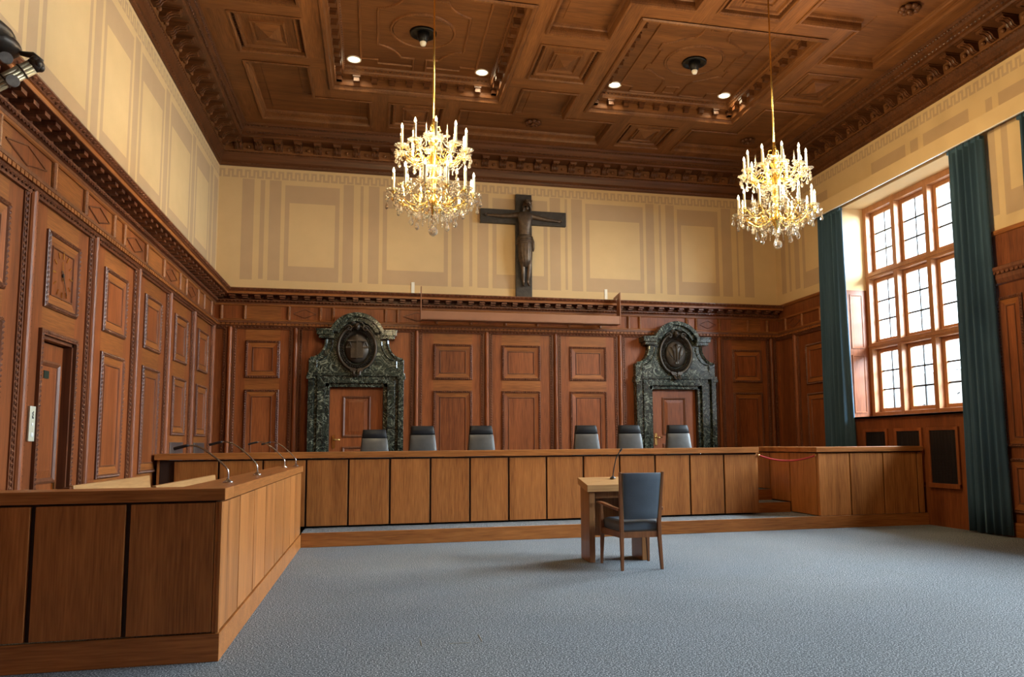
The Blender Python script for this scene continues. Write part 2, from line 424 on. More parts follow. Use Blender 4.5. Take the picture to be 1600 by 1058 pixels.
def pilaster(parent, fr, u, z0, z1):
    mb = MB().frame(fr)
    mb.mat(1); mb.box(u - .115, u + .115, -.002, .014, z0, z1)
    mb.mat(0)
    n = 8
    prof = [(u + .042 * math.cos(PI * i / n), .014 + .05 * math.sin(PI * i / n)) for i in range(n + 1)]
    mb.loops([[(a, w, z0) for a, w in prof], [(a, w, z1) for a, w in prof]], True, True, True)
    mb.mat(1)
    p = .05; k = int((z1 - z0) / p)
    for s in (-1, 1):
        mb.box(u + s * .064 - .008, u + s * .064 + .008, .014, .028, z0, z1)
        for i in range(k):
            mb.octa((u + s * .09, .02, z0 + (i + .5) * p), (.008, 0, p * .48), (0, .016, 0), (.016, 0, -.008))
    return mb.build('pilaster', [WV, WT], parent)

def frieze(parent, fr, u0, u1, divs, loz, m0=0, m1=0, z0=3.50, small=True):
    """dentil ledge and the panelled band over it"""
    mb = MB().frame(fr)
    mb.mat(1)
    extrude(mb, [(0, z0 - .06), (.03, z0 - .06), (.04, z0 - .03), (.06, z0), (.06, z0 + .03), (.085, z0 + .045), (.085, z0 + .075), (.03, z0 + .09), (0, z0 + .09)], u0, u1, m0, m1)
    bead_row(mb, u0 + .04, u1 - .04, .05, z0 - .03, .07, .028, .016, .016)
    mb.mat(0)
    block_row(mb, u0 + .06, u1 - .06, .05, .082, z0 + .002, z0 + .04, .075, .060)
    ze0, ze1 = z0 + .12, z0 + .37
    extrude(mb, [(0, z0 + .085), (.022, z0 + .085), (.022, ze0), (.012, ze0 + .012), (0, ze0 + .012)], u0, u1, m0, m1)
    extrude(mb, [(0, ze1), (.012, ze1), (.022, ze1 + .012), (.022, z0 + .41), (0, z0 + .41)], u0, u1, m0, m1)
    mb.mat(0)
    for d in divs:
        n = 6; prof = [(d + .032 * math.cos(PI * i / n), .005 + .036 * math.sin(PI * i / n)) for i in range(n + 1)]
        mb.loops([[(a, w, ze0) for a, w in prof], [(a, w, ze1) for a, w in prof]], True, True, True)
    mb.mat(1)
    for a, b in loz:
        c, h = (a + b) / 2, (b - a) * .36; zc = (ze0 + ze1) / 2; zh = .085
        for (p, q) in (((c - h, zc), (c, zc + zh)), ((c, zc + zh), (c + h, zc)), ((c + h, zc), (c, zc - zh)), ((c, zc - zh), (c - h, zc))):
            mb.tube([(p[0], .004, p[1]), (q[0], .004, q[1])], .008, 5)
    return mb.build('frieze', [WX if fr is BACK else WY, WT], parent)

def dado_cornice(parent, fr, u0, u1, m0, m1):
    mb = MB().frame(fr)
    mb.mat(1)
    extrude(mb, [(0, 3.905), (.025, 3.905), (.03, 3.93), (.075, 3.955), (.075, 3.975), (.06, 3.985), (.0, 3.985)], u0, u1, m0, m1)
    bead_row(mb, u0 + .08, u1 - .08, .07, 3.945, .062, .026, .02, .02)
    extrude(mb, [(0, 3.99), (.04, 3.99), (.04, 4.055), (0, 4.055)], u0, u1, m0, m1)  # recessed band in the darker oak: shade between the modillions put into its colour
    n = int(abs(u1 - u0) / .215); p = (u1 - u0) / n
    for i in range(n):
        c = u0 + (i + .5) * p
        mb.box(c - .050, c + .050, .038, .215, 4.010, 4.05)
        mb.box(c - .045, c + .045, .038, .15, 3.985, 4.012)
    mb.mat(1); extrude(mb, [(0, 4.045), (.262, 4.045), (.262, 4.052), (0, 4.052)], u0, u1, m0, m1); mb.mat(0)  # thin soffit sheet in the darker oak, shade under the corona painted in
    extrude(mb, [(0, 4.05), (.265, 4.05), (.265, 4.088), (.28, 4.095), (0, 4.095)], u0, u1, m0, m1)
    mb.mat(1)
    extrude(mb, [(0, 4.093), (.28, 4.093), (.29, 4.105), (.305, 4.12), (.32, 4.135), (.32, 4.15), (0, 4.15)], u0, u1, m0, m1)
    n = int(abs(u1 - u0) / .085); p = (u1 - u0) / n
    for i in range(n):
        mb.octa((u0 + (i + .5) * p, .303, 4.118), (.038, 0, .008), (0, .014, .0), (0, .01, .018))
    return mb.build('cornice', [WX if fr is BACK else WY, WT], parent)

def boards(parent, fr, u0, u1, z0, z1, bays, rails, w=0.0):
    """flat stiles (upright grain) and rails (cross grain) behind the panels"""
    mb = MB().frame(fr)
    q = lambda a, b, c, d: mb.quad((a, w, c), (b, w, c), (b, w, d), (a, w, d)) if b - a > 1e-4 else None
    u = u0
    for a, b in sorted(bays):
        mb.mat(0); q(u, a, z0, z1)
        mb.mat(1)
        for c, d in rails: q(a, b, c, d)
        u = b
    mb.mat(0); q(u, u1, z0, z1)
    return mb.build('wainscot_boards', [WV, WX if fr is BACK else WY], parent)

def painted(name, fr, u0, u1, z0, z1, rects, holes=(), key=True):
    """painted upper wall: cream ground, tan fields, meander border"""
    mb = MB().frame(fr); mb.mat(0)
    us = sorted({u0, u1, *[h[0] for h in holes], *[h[1] for h in holes]})
    zs = sorted({z0, z1, *[min(max(h[2], z0), z1) for h in holes], *[min(max(h[3], z0), z1) for h in holes]})
    for a, b in zip(us, us[1:]):
        for c, d in zip(zs, zs[1:]):
            m_ = ((a + b) / 2, (c + d) / 2)
            if any(h[0] < m_[0] < h[1] and h[2] < m_[1] < h[3] for h in holes): continue
            mb.quad((a, 0, c), (b, 0, c), (b, 0, d), (a, 0, d))
    for (a, b, c, d, lvl) in rects:
        mb.mat(1 if lvl == 1 else 0); w = .0012 * lvl
        mb.quad((a, w, c), (b, w, c), (b, w, d), (a, w, d))
    if key:
        mb.mat(1); p = .148; n = int((u1 - u0) / p); p = (u1 - u0) / n; t = .038
        R = lambda a, b, c, d: mb.quad((a, .0012, c), (b, .0012, c), (b, .0012, d), (a, .0012, d))
        k0, k1 = 6.285, 6.445
        for i in range(n):
            a = u0 + i * p
            R(a, a + p * .26, k0, k1); R(a + p * .44, a + p * .70, k0, k1); R(a + p * .26, a + p * .44, k1 - t, k1)
            R(a + p * .70, a + p, k0, k0 + t)
    return mb.build(name, [CREAM, TAN])

# ================================================================== ROOM SHELL
# ---- floor
mb = MB(); mb.box(-.3, W + .7, YF - .2, .3, -.12, 0)
floor = struct(mb.build('floor', CARPET))

# ---- back wall
def strips(px): return px
bw = []
Zb, Zt = 4.36, 6.22
def bay(a, b, inset=.08, side=None): return [(a, b, Zb, Zt - .03, 1), (a + inset, b - inset, 4.64, 5.85, 2)]
for a, b in ((.41, .62), (.89, 1.10), (2.23, 2.42), (2.70, 2.90), (4.29, 4.52), (4.80, 5.02), (6.27, 6.49), (6.72, 6.95), (8.32, 8.50), (8.76, 8.95), (10.02, 10.24), (10.52, 10.74)):
    bw.append((a, b, Zb, Zt + .05, 1))
for a, b in ((.73, .81), (2.545, 2.60), (4.64, 4.70), (6.585, 6.635), (8.61, 8.66), (10.36, 10.40)):
    bw.append((a, b, Zb + .02, Zt + .04, 1))
for a, b in ((1.17, 2.16), (2.97, 4.22), (5.10, 6.22), (7.02, 8.26), (9.02, 9.94)):
    bw += bay(a, b, .08)
wall_back = struct(painted('wall_back', BACK, 0, W, 3.9, ZP + .05, bw))
PIL_B = [.28, 1.42, 3.63, 4.98, 6.36, 7.70, 9.87, 11.07]
PAN_B = [(.55, 1.15), (3.95, 4.70), (5.28, 6.05), (6.65, 7.41), (10.17, 10.84)]
D1, D2 = 2.53, 8.84                                             # door centres
mbb = [(a, b) for a, b in PAN_B]
boards(wall_back, BACK, 0, D1 - .52, 0, 3.93, [PAN_B[0]], [(0, 3.93)])
boards(wall_back, BACK, D1 + .52, D2 - .52, 0, 3.93, PAN_B[1:4], [(0, 3.93)])
boards(wall_back, BACK, D2 + .52, W, 0, 3.93, [PAN_B[4]], [(0, 3.93)])
boards(wall_back, BACK, D1 - .52, D1 + .52, 2.4, 3.93, [], []); boards(wall_back, BACK, D2 - .52, D2 + .52, 2.4, 3.93, [], [])
for u in PIL_B: pilaster(wall_back, BACK, u, 0, 3.47)
for a, b in PAN_B:
    wood_panel(wall_back, BACK, a, b, 2.54, 3.23); wood_panel(wall_back, BACK, a, b, .97, 2.33)
DV_B = [.12, .52, 1.29, 1.85, 2.08, 3.04, 3.27, 4.00, 4.67, 5.35, 5.99, 6.64, 7.29, 7.90, 8.14, 9.17, 9.38, 9.90, 10.55, 11.0]
frieze(wall_back, BACK, 0, W, DV_B, [(1.29, 1.85), (3.27, 4.00), (6.64, 7.29), (9.38, 9.90), (4.67, 5.35)], 1, 0)
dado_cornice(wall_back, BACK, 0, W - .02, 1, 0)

# ---- left wall
PIL_L = [-.17 - 1.49 * k for k in range(11)]
BAYC = [(PIL_L[k] + PIL_L[k + 1]) / 2 for k in range(10)]          # bay centres
lw = []
Zl0, Zl1 = 4.42, 6.08
c0 = -6.27
for k in range(-1, 9):
    sc = 1.0
    # tan pilaster strip then a framed field, repeating at the wall's own rhythm
s_c = [-.62, -1.98, -3.58, -4.97, -6.28, -7.76, -9.2, -10.7, -12.2, -13.7, -15.2]
for c in s_c: lw.append((c - .10, c + .10, Zl0 - .05, Zt + .03, 1))
for a, b in zip(s_c, s_c[1:]):
    lw += [(b + .17, a - .17, Zl0 - .02, Zl1 + .1, 1), (b + .25, a - .25, 4.66, 5.85, 2)]
lw.append((-.42, -.10, Zl0, Zl1 + .1, 1))
wall_left = struct(painted('wall_left', LEFT, YF, 0, 3.9, ZP + .05, lw))
PAN_L = [(c - .375, c + .375) for c in BAYC]
DOORB = 4                                                         # the bay with the clock and the door
DY0, DY1, DZ1 = PAN_L[DOORB][0], PAN_L[DOORB][1], 2.30
boards(wall_left, LEFT, YF, DY0, 0, 3.93, [p for i, p in enumerate(PAN_L) if i > DOORB], [(0, 3.93)])
boards(wall_left, LEFT, DY1, 0, 0, 3.93, [p for i, p in enumerate(PAN_L) if i < DOORB], [(0, 3.93)])
boards(wall_left, LEFT, DY0, DY1, DZ1, 3.93, [PAN_L[DOORB]], [(DZ1, 3.93)])
for u in PIL_L: pilaster(wall_left, LEFT, u, 0, 3.47)
for i, (a, b) in enumerate(PAN_L):
    wood_panel(wall_left, LEFT, a, b, 2.55, 3.25)
    if i == DOORB: continue
    z0 = 1.47 if i in (0, 1) else .97
    wood_panel(wall_left, LEFT, a, b, z0, 2.33)
DV_L = [-.35, -.95, -1.40, -2.21, -2.60, -3.49, -4.31, -5.20, -5.56, -6.42, -7.19, -8.25, -8.6, -9.4, -10.2, -11, -11.9, -12.7, -13.5, -14.3, -15.1, -15.9]
frieze(wall_left, LEFT, YF, 0, DV_L, [(-6.42, -5.56), (-5.20, -4.31), (-3.49, -2.60), (-2.21, -1.40), (-8.25, -7.19)], 0, -1)
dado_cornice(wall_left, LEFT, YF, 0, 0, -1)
# base boards
def baseboard(name, fr, u0, u1):
    mb = MB().frame(fr); extrude(mb, [(0, 0), (.03, 0), (.03, .16), (.02, .19), (0, .19)], u0, u1)
    return struct(mb.build(name, WX if fr in (BACK, FRONT) else WY))
baseboard('baseboard_left', LEFT, YF, DY0 - .06)

# ---- right wall with its windows
rw = []
holes = [(b, a, WZ0, WZ1) for a, b in WIN_Y]
for (a, b), nx in zip(WIN_Y, [(-7.05, 0), (-11.68, 0), (-16.3, 0)]):
    m_ = b - .15; n_ = nx[0] + .15
    c = (m_ + n_) / 2
    rw += [(n_ + .02, n_ + .14, 4.4, 6.1, 1), (m_ - .14, m_ - .02, 4.4, 6.1, 1)]
    rw += [(n_ + .25, m_ - .25, 4.36, 6.1, 1), (n_ + .36, m_ - .36, 4.68, 5.75, 2)]
    rw += [(b + .15, b + 1.1, 5.72, 6.12, 1), (b + 1.22, b + 1.4, 5.72, 6.12, 1), (b + 1.52, b + 2.4, 5.72, 6.12, 1)]
rw += [(-2.0, -1.05, 4.36, 6.1, 1), (-1.9, -1.15, 4.68, 5.85, 2), (-.93, -.75, 4.4, 6.15, 1), (-.6, -.52, 4.4, 6.1, 1), (-.4, -.22, 4.4, 6.15, 1)]
wall_right = struct(painted('wall_right', RIGHT, YF, 0, 4.18, ZP + .05, rw, holes))
mb = MB().frame(RIGHT)                                             # wood dado with openings
us = sorted({YF, 0.0, *[y for ab in WIN_Y for y in ab]}); 
for a, b in zip(us, us[1:]):
    inw = any(h[0] < (a + b) / 2 < h[1] for h in holes)
    mb.mat(0); mb.quad((a, 0, 0), (b, 0, 0), (b, 0, WZ0 if inw else 4.18), (a, 0, WZ0 if inw else 4.18))
mb.build('wainscot_boards', [WV], wall_right)
segs = [(-2.42, 0)] + [(nxt, b) for (a, b), nxt in zip(WIN_Y, [-7.05, -11.68, YF])]
for i, (a, b) in enumerate(segs):
    mb = MB().frame(RIGHT); mb.mat(0)
    extrude(mb, [(0, 4.12), (.02, 4.13), (.03, 4.16), (.03, 4.185), (0, 4.185)], a, b)
    if i == 0:
        extrude(mb, [(0, 3.86), (.025, 3.86), (.035, 3.88), (.0, 3.90)], a, b)
        mb.build('dado_cap', [WY], wall_right)
        frieze(wall_right, RIGHT, a, b, [-.32, -.95, -1.6], [(-.95, -.32)], 0, 0)
        pilaster(wall_right, RIGHT, -.67, 0, 3.47)
        wood_panel(wall_right, RIGHT, -1.75, -1.03, 2.42, 3.22); wood_panel(wall_right, RIGHT, -1.75, -1.03, .97, 2.25)
    else:
        mb.mat(1)
        extrude(mb, [(0, 3.42), (.03, 3.44), (.05, 3.50), (.05, 3.56), (.09, 3.62), (.09, 3.66), (.0, 3.69)], a, b)
        block_row(mb, a, b, .05, .08, 3.565, 3.60, .075, .045)
        mb.build('dado_ledge', [WY, WT], wall_right)
        w_ = (b - a - .5) / 2
        for k in range(2):
            p0 = a + .16 + k * (w_ + .18)
            wood_panel(wall_right, RIGHT, p0, p0 + w_, 1.2, 3.25); wood_panel(wall_right, RIGHT, p0, p0 + w_, .32, 1.05)
mbs = baseboard('baseboard_right', RIGHT, -7.05, -5.74)
baseboard('baseboard_right_rear', RIGHT, YF, -10.37)

# ---- front wall behind the photographer
mb = MB().frame(FRONT); mb.mat(0); mb.quad((0, 0, 4.0), (W, 0, 4.0), (W, 0, ZP + .05), (0, 0, ZP + .05)); mb.mat(1); mb.quad((0, 0, 0), (W, 0, 0), (W, 0, 4.0), (0, 0, 4.0))
struct(mb.build('wall_front', [CREAM, WV]))

# ---- windows
def window(idx, y0, y1, detail=True):
    """oak window: fixed frame, nine casements with leaded panes, splay reveal and sill"""
    wn = empty_struct('window_%d' % idx)
    X0, X1 = W, W + .45
    mb = MB()                                                     # reveal
    mb.mat(0)
    mb.quad((X0, y0, 4.06), (X1 + .2, y0, 4.06), (X1 + .2, y0, WZ1), (X0, y0, WZ1)); mb.quad((X0, y1, 4.06), (X1 + .2, y1, 4.06), (X1 + .2, y1, WZ1), (X0, y1, WZ1))
    mb.quad((X0, y0, WZ1), (X1 + .2, y0, WZ1), (X1 + .2, y1, WZ1), (X0, y1, WZ1))
    mb.mat(1)
    mb.quad((X0, y0, WZ0), (X1 + .2, y0, WZ0), (X1 + .2, y0, 4.06), (X0, y0, 4.06)); mb.quad((X0, y1, WZ0), (X1 + .2, y1, WZ0), (X1 + .2, y1, 4.06), (X0, y1, 4.06))
    mb.quad((X0, y0, WZ0 - .05), (X1 + .2, y0, WZ0 - .05), (X1 + .2, y1, WZ0 - .05), (X0, y1, WZ0 - .05))
    for yy, s in ((y0, -1), (y1, 1)):
        for c, d in ((1.80, 2.86), (2.98, 3.98)):
            fr = lambda u, w, z, yy=yy, s=s: (u, yy + s * w, z)
            mb.fr = fr
            rect_rings(mb, X0 + .08, X1 - .11, c, d, [(0, 0), (0, .012), (.02, .012), (.03, .002)], True)
            mb.fr = None
    mb.build('reveal', [CREAM, WV], wn)
    mb = MB(); mb.box(X0 - .05, X1 + .02, y1 + .0, y0 - .0, WZ0 - .04, WZ0 + .0); mb.box(X0 - .05, X0, y1 - .1, y0 + .1, WZ0 - .04, WZ0)
    mb.build('window_sill', WT, wn, bevel=.006)
    cw = (y0 - y1) / 4; rh = (WZ1 - WZ0) / 3
    mb = MB()
    xf0, xf1 = X1 - .02, X1 + .12
    for k in range(5):
        y = y0 - k * cw; hw = .05 if k in (1, 2, 3) else .045
        ya, yb = (y - .09, y) if k == 0 else ((y, y + .09) if k == 4 else (y - hw, y + hw))
        mb.box(xf0, xf1, ya, yb, WZ0, WZ1)
    for k in range(4):
        z = WZ0 + k * rh
        za, zb = (z, z + .09) if k == 0 else ((z - .1, z) if k == 3 else (z - .055, z + .055))
        mb.box(xf0 + .004, xf1 - .004, y1, y0, za, zb)
        if k in (1, 2): mb.box(xf0 - .012, xf0 + .01, y1, y0, z - .02, z + .02)
    mb.build('window_frame', WINW, wn, bevel=.006)
    for i in range(4):
        for j in range(3):
            a = y0 - (i + 1) * cw + .05 + (.04 if i == 3 else 0); b = y0 - i * cw - .05 - (.04 if i == 0 else 0)
            c = WZ0 + j * rh + .055 + (.035 if j == 0 else 0); d = WZ0 + (j + 1) * rh - .055 - (.045 if j == 2 else 0)
            fr = lambda u, w, z: (xf1 + .02 - w, u, z)
            mb = MB(); s = .07
            mb.box(xf1 - .02, xf1 + .04, a, a + s, c, d); mb.box(xf1 - .02, xf1 + .04, b - s, b, c, d)
            mb.box(xf1 - .018, xf1 + .038, a + s, b - s, c, c + s); mb.box(xf1 - .018, xf1 + .038, a + s, b - s, d - s, d)
            cs = mb.build('casement', WINW, wn, bevel=.005)
            mb = MB(); gx = xf1 + .012
            mb.box(gx - .002, gx + .002, a + s - .005, b - s + .005, c + s - .005, d - s + .005); mb.build('pane', GLASS, cs)
            mb = MB(); m_ = (a + b) / 2
            mb.box(gx - .010, gx + .010, m_ - .014, m_ + .014, c + s, d - s)
            for q in (1, 2):
                z = c + s + q * (d - c - 2 * s) / 3; mb.box(gx - .009, gx + .009, a + s, b - s, z - .014, z + .014)
            mb.build('glazing_bar', BLACK, cs)
            mb = MB(); z = (c + d) / 2 - .05
            mb.box(xf1 - .055, xf1 - .018, a + .02, a + .045, z, z + .1); mb.box(xf1 - .07, xf1 - .05, a + .0, a + .065, z + .04, z + .065)
            mb.build('window_handle', CHROME, cs)
    return wn
for i, (a, b) in enumerate(WIN_Y): window(i + 1, a, b)
# closing walls outside the reveals so that daylight enters by the panes only
# ---- radiator casing below the first window: three grilles
for i, (a, b, lab) in enumerate(((-3.37, -2.84, 'dark radiator grille under the window, farthest from the camera, half hidden by the corner bench'),
                                 (-4.20, -3.65, 'dark radiator grille under the window, middle one above the corner bench'),
                                 (-4.97, -4.42, 'tall dark radiator grille beside the large blue curtain'))):
    g = thing('radiator_grille', lab, 'radiator grille', (W, (a + b) / 2, .65), 0, 'radiator grilles under the window')
    h = (b - a) / 2
    mb = MB(); mb.box(-.035, -.001, -h - .05, -h, -.05, .85); mb.box(-.035, -.001, h, h + .05, -.05, .85)
    mb.box(-.035, -.001, -h, h, .8, .85); mb.box(-.05, -.001, -h - .05, h + .05, -.07, 0)
    mb.build('frame', WV, g, bevel=.004)
    mb = MB(); mb.box(-.008, -.001, -h, h, 0, .8)
    for k in range(34): mb.box(-.02, -.008, -h, h, .01 + k * .0236, .01 + k * .0236 + .010)
    for k in range(9): mb.box(-.016, -.008, -h + k * 2 * h / 8 - .003, -h + k * 2 * h / 8 + .003, 0, .8)
    mb.build('mesh', GRILLE, g)

# ================================================================== CEILING
def inset(poly, d):
    n = len(poly); out = []
    for i in range(n):
        p0, p1, p2 = poly[i - 1], poly[i], poly[(i + 1) % n]
        def nrm(a, b):
            dx, dy = b[0] - a[0], b[1] - a[1]; l = math.hypot(dx, dy); return (-dy / l, dx / l)
        n1, n2 = nrm(p0, p1), nrm(p1, p2)
        k = 1 + n1[0] * n2[0] + n1[1] * n2[1]
        out.append((p1[0] + d * (n1[0] + n2[0]) / k, p1[1] + d * (n1[1] + n2[1]) / k))
    return out
def rect(x0, x1, y0, y1): return [(x0, y0), (x1, y0), (x1, y1), (x0, y1)]
def inpoly(p, poly):
    r = False; n = len(poly)
    for i in range(n):
        a, b = poly[i], poly[i - 1]
        if (a[1] > p[1]) != (b[1] > p[1]) and p[0] < (b[0] - a[0]) * (p[1] - a[1]) / (b[1] - a[1]) + a[0]: r = not r
    return r
ceiling = None
XL0, XL1, XM0, XM1 = .84, 1.81, 5.19, 6.15
mx = lambda x: 11.34 - x
YB0, YB1 = -.78, -1.83
CY0, PITCH = -3.715, 4.63
YC = [-6.03, -10.66]
YE0, YE1 = -15.92, -14.87
big, sqr, flat = [], [], []
for k in range(3):
    cy = CY0 - PITCH * k
    big += [rect(2.08, 4.92, cy - 1.515, cy + 1.515), rect(6.42, 9.26, cy - 1.515, cy + 1.515)]
    for x0, x1 in ((XL0, XL1), (XM0, XM1), (mx(XL1), mx(XL0))): sqr.append(rect(x0, x1, cy - .55, cy + .55))
strip_rows = [(YB1, YB0)] + [(c - .49, c + .49) for c in YC] + [(YE0, YE1)]
for a, b in strip_rows:
    for x0, x1 in ((3.03, 3.99), (7.37, 8.33)): sqr.append(rect(x0, x1, a, b))
A0, A1 = 4.26, 7.08
for c in YC:
    t0, t1, s0, s1 = c - .49, c + .49, c - 1.46, c + 1.46
    flat.append([(A0, t0), (XM0, t0), (XM0, s0), (XM1, s0), (XM1, t0), (A1, t0), (A1, t1), (XM1, t1), (XM1, s1), (XM0, s1), (XM0, t1), (A0, t1)])
    flat.append([(XL0, s0), (XL1, s0), (XL1, t0), (2.75, t0), (2.75, t1), (XL1, t1), (XL1, s1), (XL0, s1)])
    flat.append([(mx(2.75), t0), (mx(XL1), t0), (mx(XL1), s0), (mx(XL0), s0), (mx(XL0), s1), (mx(XL1), s1), (mx(XL1), t1), (mx(2.75), t1)])
flat.append([(A0, YB1), (XM0, YB1), (XM0, -2.81), (XM1, -2.81), (XM1, YB1), (A1, YB1), (A1, YB0), (A0, YB0)])
flat.append([(XL0, -2.9), (XL1, -2.9), (XL1, YB1), (2.74, YB1), (2.74, YB0), (XL0, YB0)])
flat.append([(mx(XL1), -2.9), (mx(XL0), -2.9), (mx(XL0), YB0), (mx(2.74), YB0), (mx(2.74), YB1), (mx(XL1), YB1)])
my = lambda y: -16.69 - y
flat += [[(x, my(y)) for x, y in reversed(p)] for p in flat[-3:]]
allp = big + sqr + flat
xs = sorted({0.0, W, *[p[0] for q in allp for p in q]}); ys = sorted({YF, 0.0, *[p[1] for q in allp for p in q]})
mb = MB()
for a, b in zip(xs, xs[1:]):
    for c, d in zip(ys, ys[1:]):
        m_ = ((a + b) / 2, (c + d) / 2)
        if any(inpoly(m_, q) for q in allp): continue
        mb.mat(0 if (b - a) > (d - c) else 1)
        mb.quad((a, c, CZ), (b, c, CZ), (b, d, CZ), (a, d, CZ))
ceiling = struct(mb.build('ceiling', [CX, CY]))
# plain slab over everything keeps daylight out
def prof_rings(mb, poly, prof, cap=True):
    mb.loops([[(x, y, CZ + z) for x, y in inset(poly, i)] for i, z in prof], True, False, cap)
for q in flat:
    mb = MB(); mb.mat(1)
    prof_rings(mb, q, [(0, 0), (-.012, -.018), (.0, -.03), (.03, -.026), (.04, 0), (.046, .03), (.046, .085), (.062, .10), (.075, .135)], False)
    mb.mat(0); prof_rings(mb, q, [(.075, .135), (.20, .135), (.205, .125), (.215, .125)], True)
    mb.build('plain_coffer', [CX, CY], ceiling)
for q in sqr:
    mb = MB(); mb.mat(1)
    x0, y0 = q[0]; x1, y1 = q[2]
    prof_rings(mb, q, [(0, 0), (-.01, -.012), (.02, -.02), (.035, 0), (.04, .055), (.075, .06)], False)
    mb.mat(0); prof_rings(mb, q, [(.075, .06), (.085, .02), (.115, .02), (.13, .05)], False)
    mb.mat(1); prof_rings(mb, q, [(.13, .05), (.25, .045)], False)
    mb.mat(0); prof_rings(mb, q, [(.25, .045), (.255, .015), (.275, .015), (.285, .04), (.31, .04), (.315, .025), (.325, .025)], False)
    r = inset(q, .325); c = ((x0 + x1) / 2, (y0 + y1) / 2, CZ - .04)
    for i in range(4):
        mb.mat(i % 2); mb.add([(*r[i], CZ + .025), (*r[(i + 1) % 4], CZ + .025), c], [(0, 1, 2)])
    mb.mat(2)
    for s in range(4):                                            # carved bead along the coffer edge
        a, b = Vector(q[s]), Vector(q[(s + 1) % 4]); n = int((b - a).length / .06)
        for i in range(n):
            p = a + (b - a) * ((i + .5) / n); t = (b - a).normalized() * .024; nn = Vector((-t.y, t.x))
            p = p + nn * (.05 / .024)
            mb.octa((p.x, p.y, CZ + .056), (t.x, t.y, 0), (nn.x * .8, nn.y * .8, 0), (0, 0, .022))
    mb.build('pyramid_coffer', [CX, CY, CT], ceiling)
def large_coffer(q, left):
    mb = MB(); mb.mat(1)
    x0, y0 = q[0]; x1, y1 = q[2]; cx, cy = (x0 + x1) / 2, (y0 + y1) / 2
    prof_rings(mb, q, [(0, 0), (-.02, -.02), (0, -.04), (.045, -.035), (.055, 0), (.07, .02), (.10, .025), (.105, .05)], False)
    mb.mat(0); prof_rings(mb, q, [(.105, .05), (.11, .16)], False)
    mb.mat(1); prof_rings(mb, q, [(.11, .16), (.215, .165), (.22, .195), (.235, .215), (.235, .27), (.25, .30)], False)
    mb.mat(0); prof_rings(mb, q, [(.25, .30)], True)
    mb.mat(2)
    for s in range(4):
        a, b = Vector(q[s]), Vector(q[(s + 1) % 4]); L_ = (b - a).length; t = (b - a).normalized(); nn = Vector((-t.y, t.x))
        n = int(L_ / .27)
        for i in range(n):
            p = a + t * ((i + .5) * L_ / n)
            for (d0, d1, w, z0, z1) in ((.10, .210, .060, .135, .165), (.10, .195, .045, .07, .135)):
                pts = [p + nn * d0 - t * w, p + nn * d1 - t * w, p + nn * d1 + t * w, p + nn * d0 + t * w]
                mb.hexa([(v.x, v.y, CZ + z0) for v in pts], [(v.x, v.y, CZ + z1) for v in pts])
        for z, d, pt, r in ((.035, .085, .045, .012), (.245, .232, .065, .018)):
            m_ = int((L_ - .4) / pt)
            for i in range(m_):
                p = a + t * (.2 + (i + .5) * (L_ - .4) / m_) + nn * d
                mb.octa((p.x, p.y, CZ + z), (t.x * pt * .36, t.y * pt * .36, 0), (nn.x * r, nn.y * r, 0), (0, 0, r))
    big_ = mb.build('large_coffer', [CX, CY, CT], ceiling)
    zt = CZ + .30
    mb = MB()                                                     # applied mouldings of the coffer field
    def line(pts, closed=False): mb.tube([(cx + x, cy + y, zt - .002) for x, y in pts], .021, 6, closed)
    def arc(c, r, a0, a1, n=8): return [(c[0] + r * math.cos(math.radians(a0 + (a1 - a0) * i / n)), c[1] + r * math.sin(math.radians(a0 + (a1 - a0) * i / n))) for i in range(n + 1)]
    for sx in (1, -1):
        for sy in (1, -1):
            if left:
                pts = [(sx * .10, sy * 1.22), (sx * .10, sy * 1.02), (sx * .10, sy * .84), (sx * .30, sy * .84)]
                pts += [(sx * x, sy * y) for x, y in arc((.78, .98), .5, 197, 255)]
                pts += [(sx * .66, sy * .42), (sx * .66, 0)]
                line(pts)
                line([(sx * .10, sy * 1.10), (sx * .66, sy * 1.10), (sx * .66, sy * .98), (sx * .92, sy * .98), (sx * .92, 0)])
            else:
                pts = [(sx * .22, sy * 1.22), (sx * .22, sy * .80)] + [(sx * x, sy * y) for x, y in arc((0, 0), .72, 68, 44)] + [(sx * .62, sy * .42), (sx * .70, sy * .42), (sx * .70, sy * .25), (sx * .64, sy * .22), (sx * .64, 0)]
                line(pts)
                line([(sx * .22, sy * 1.22), (sx * .70, sy * 1.22), (sx * .70, sy * 1.05), (sx * .92, sy * 1.0), (sx * .92, 0)])
    if not left:
        for sy in (1, -1): line([(-.11, sy * 1.15), (.11, sy * 1.15), (.11, sy * .92), (-.11, sy * .92)], True)
    line([(.47 * math.cos(2 * PI * i / 40), .47 * math.sin(2 * PI * i / 40)) for i in range(40)], True)
    mb.build('coffer_moulding', CY, ceiling)
    return cx, cy
BIGC = [large_coffer(q, i % 2 == 0) for i, q in enumerate(big)]
# rosettes
def rosette(x, y, z):
    mb = MB(); mb.lathe([(.05, z), (.11, z - .01), (.12, z - .03), (.07, z - .05)], (x, y, 0), 12)
    for i in range(8):
        a = 2 * PI * i / 8; mb.ball((x + .105 * math.cos(a), y + .105 * math.sin(a), z - .04), (.05, .05, .035), 8, 5)
    mb.ball((x, y, z - .07), (.045, .045, .04), 8, 6)
    mb.build('rosette', CT, ceiling, smooth=True)
for x, y in ((5.67, -1.30), (10.02, -1.30), (10.02, -6.03), (5.67, -6.03), (10.02, -10.66)): rosette(x, y, CZ + .125)
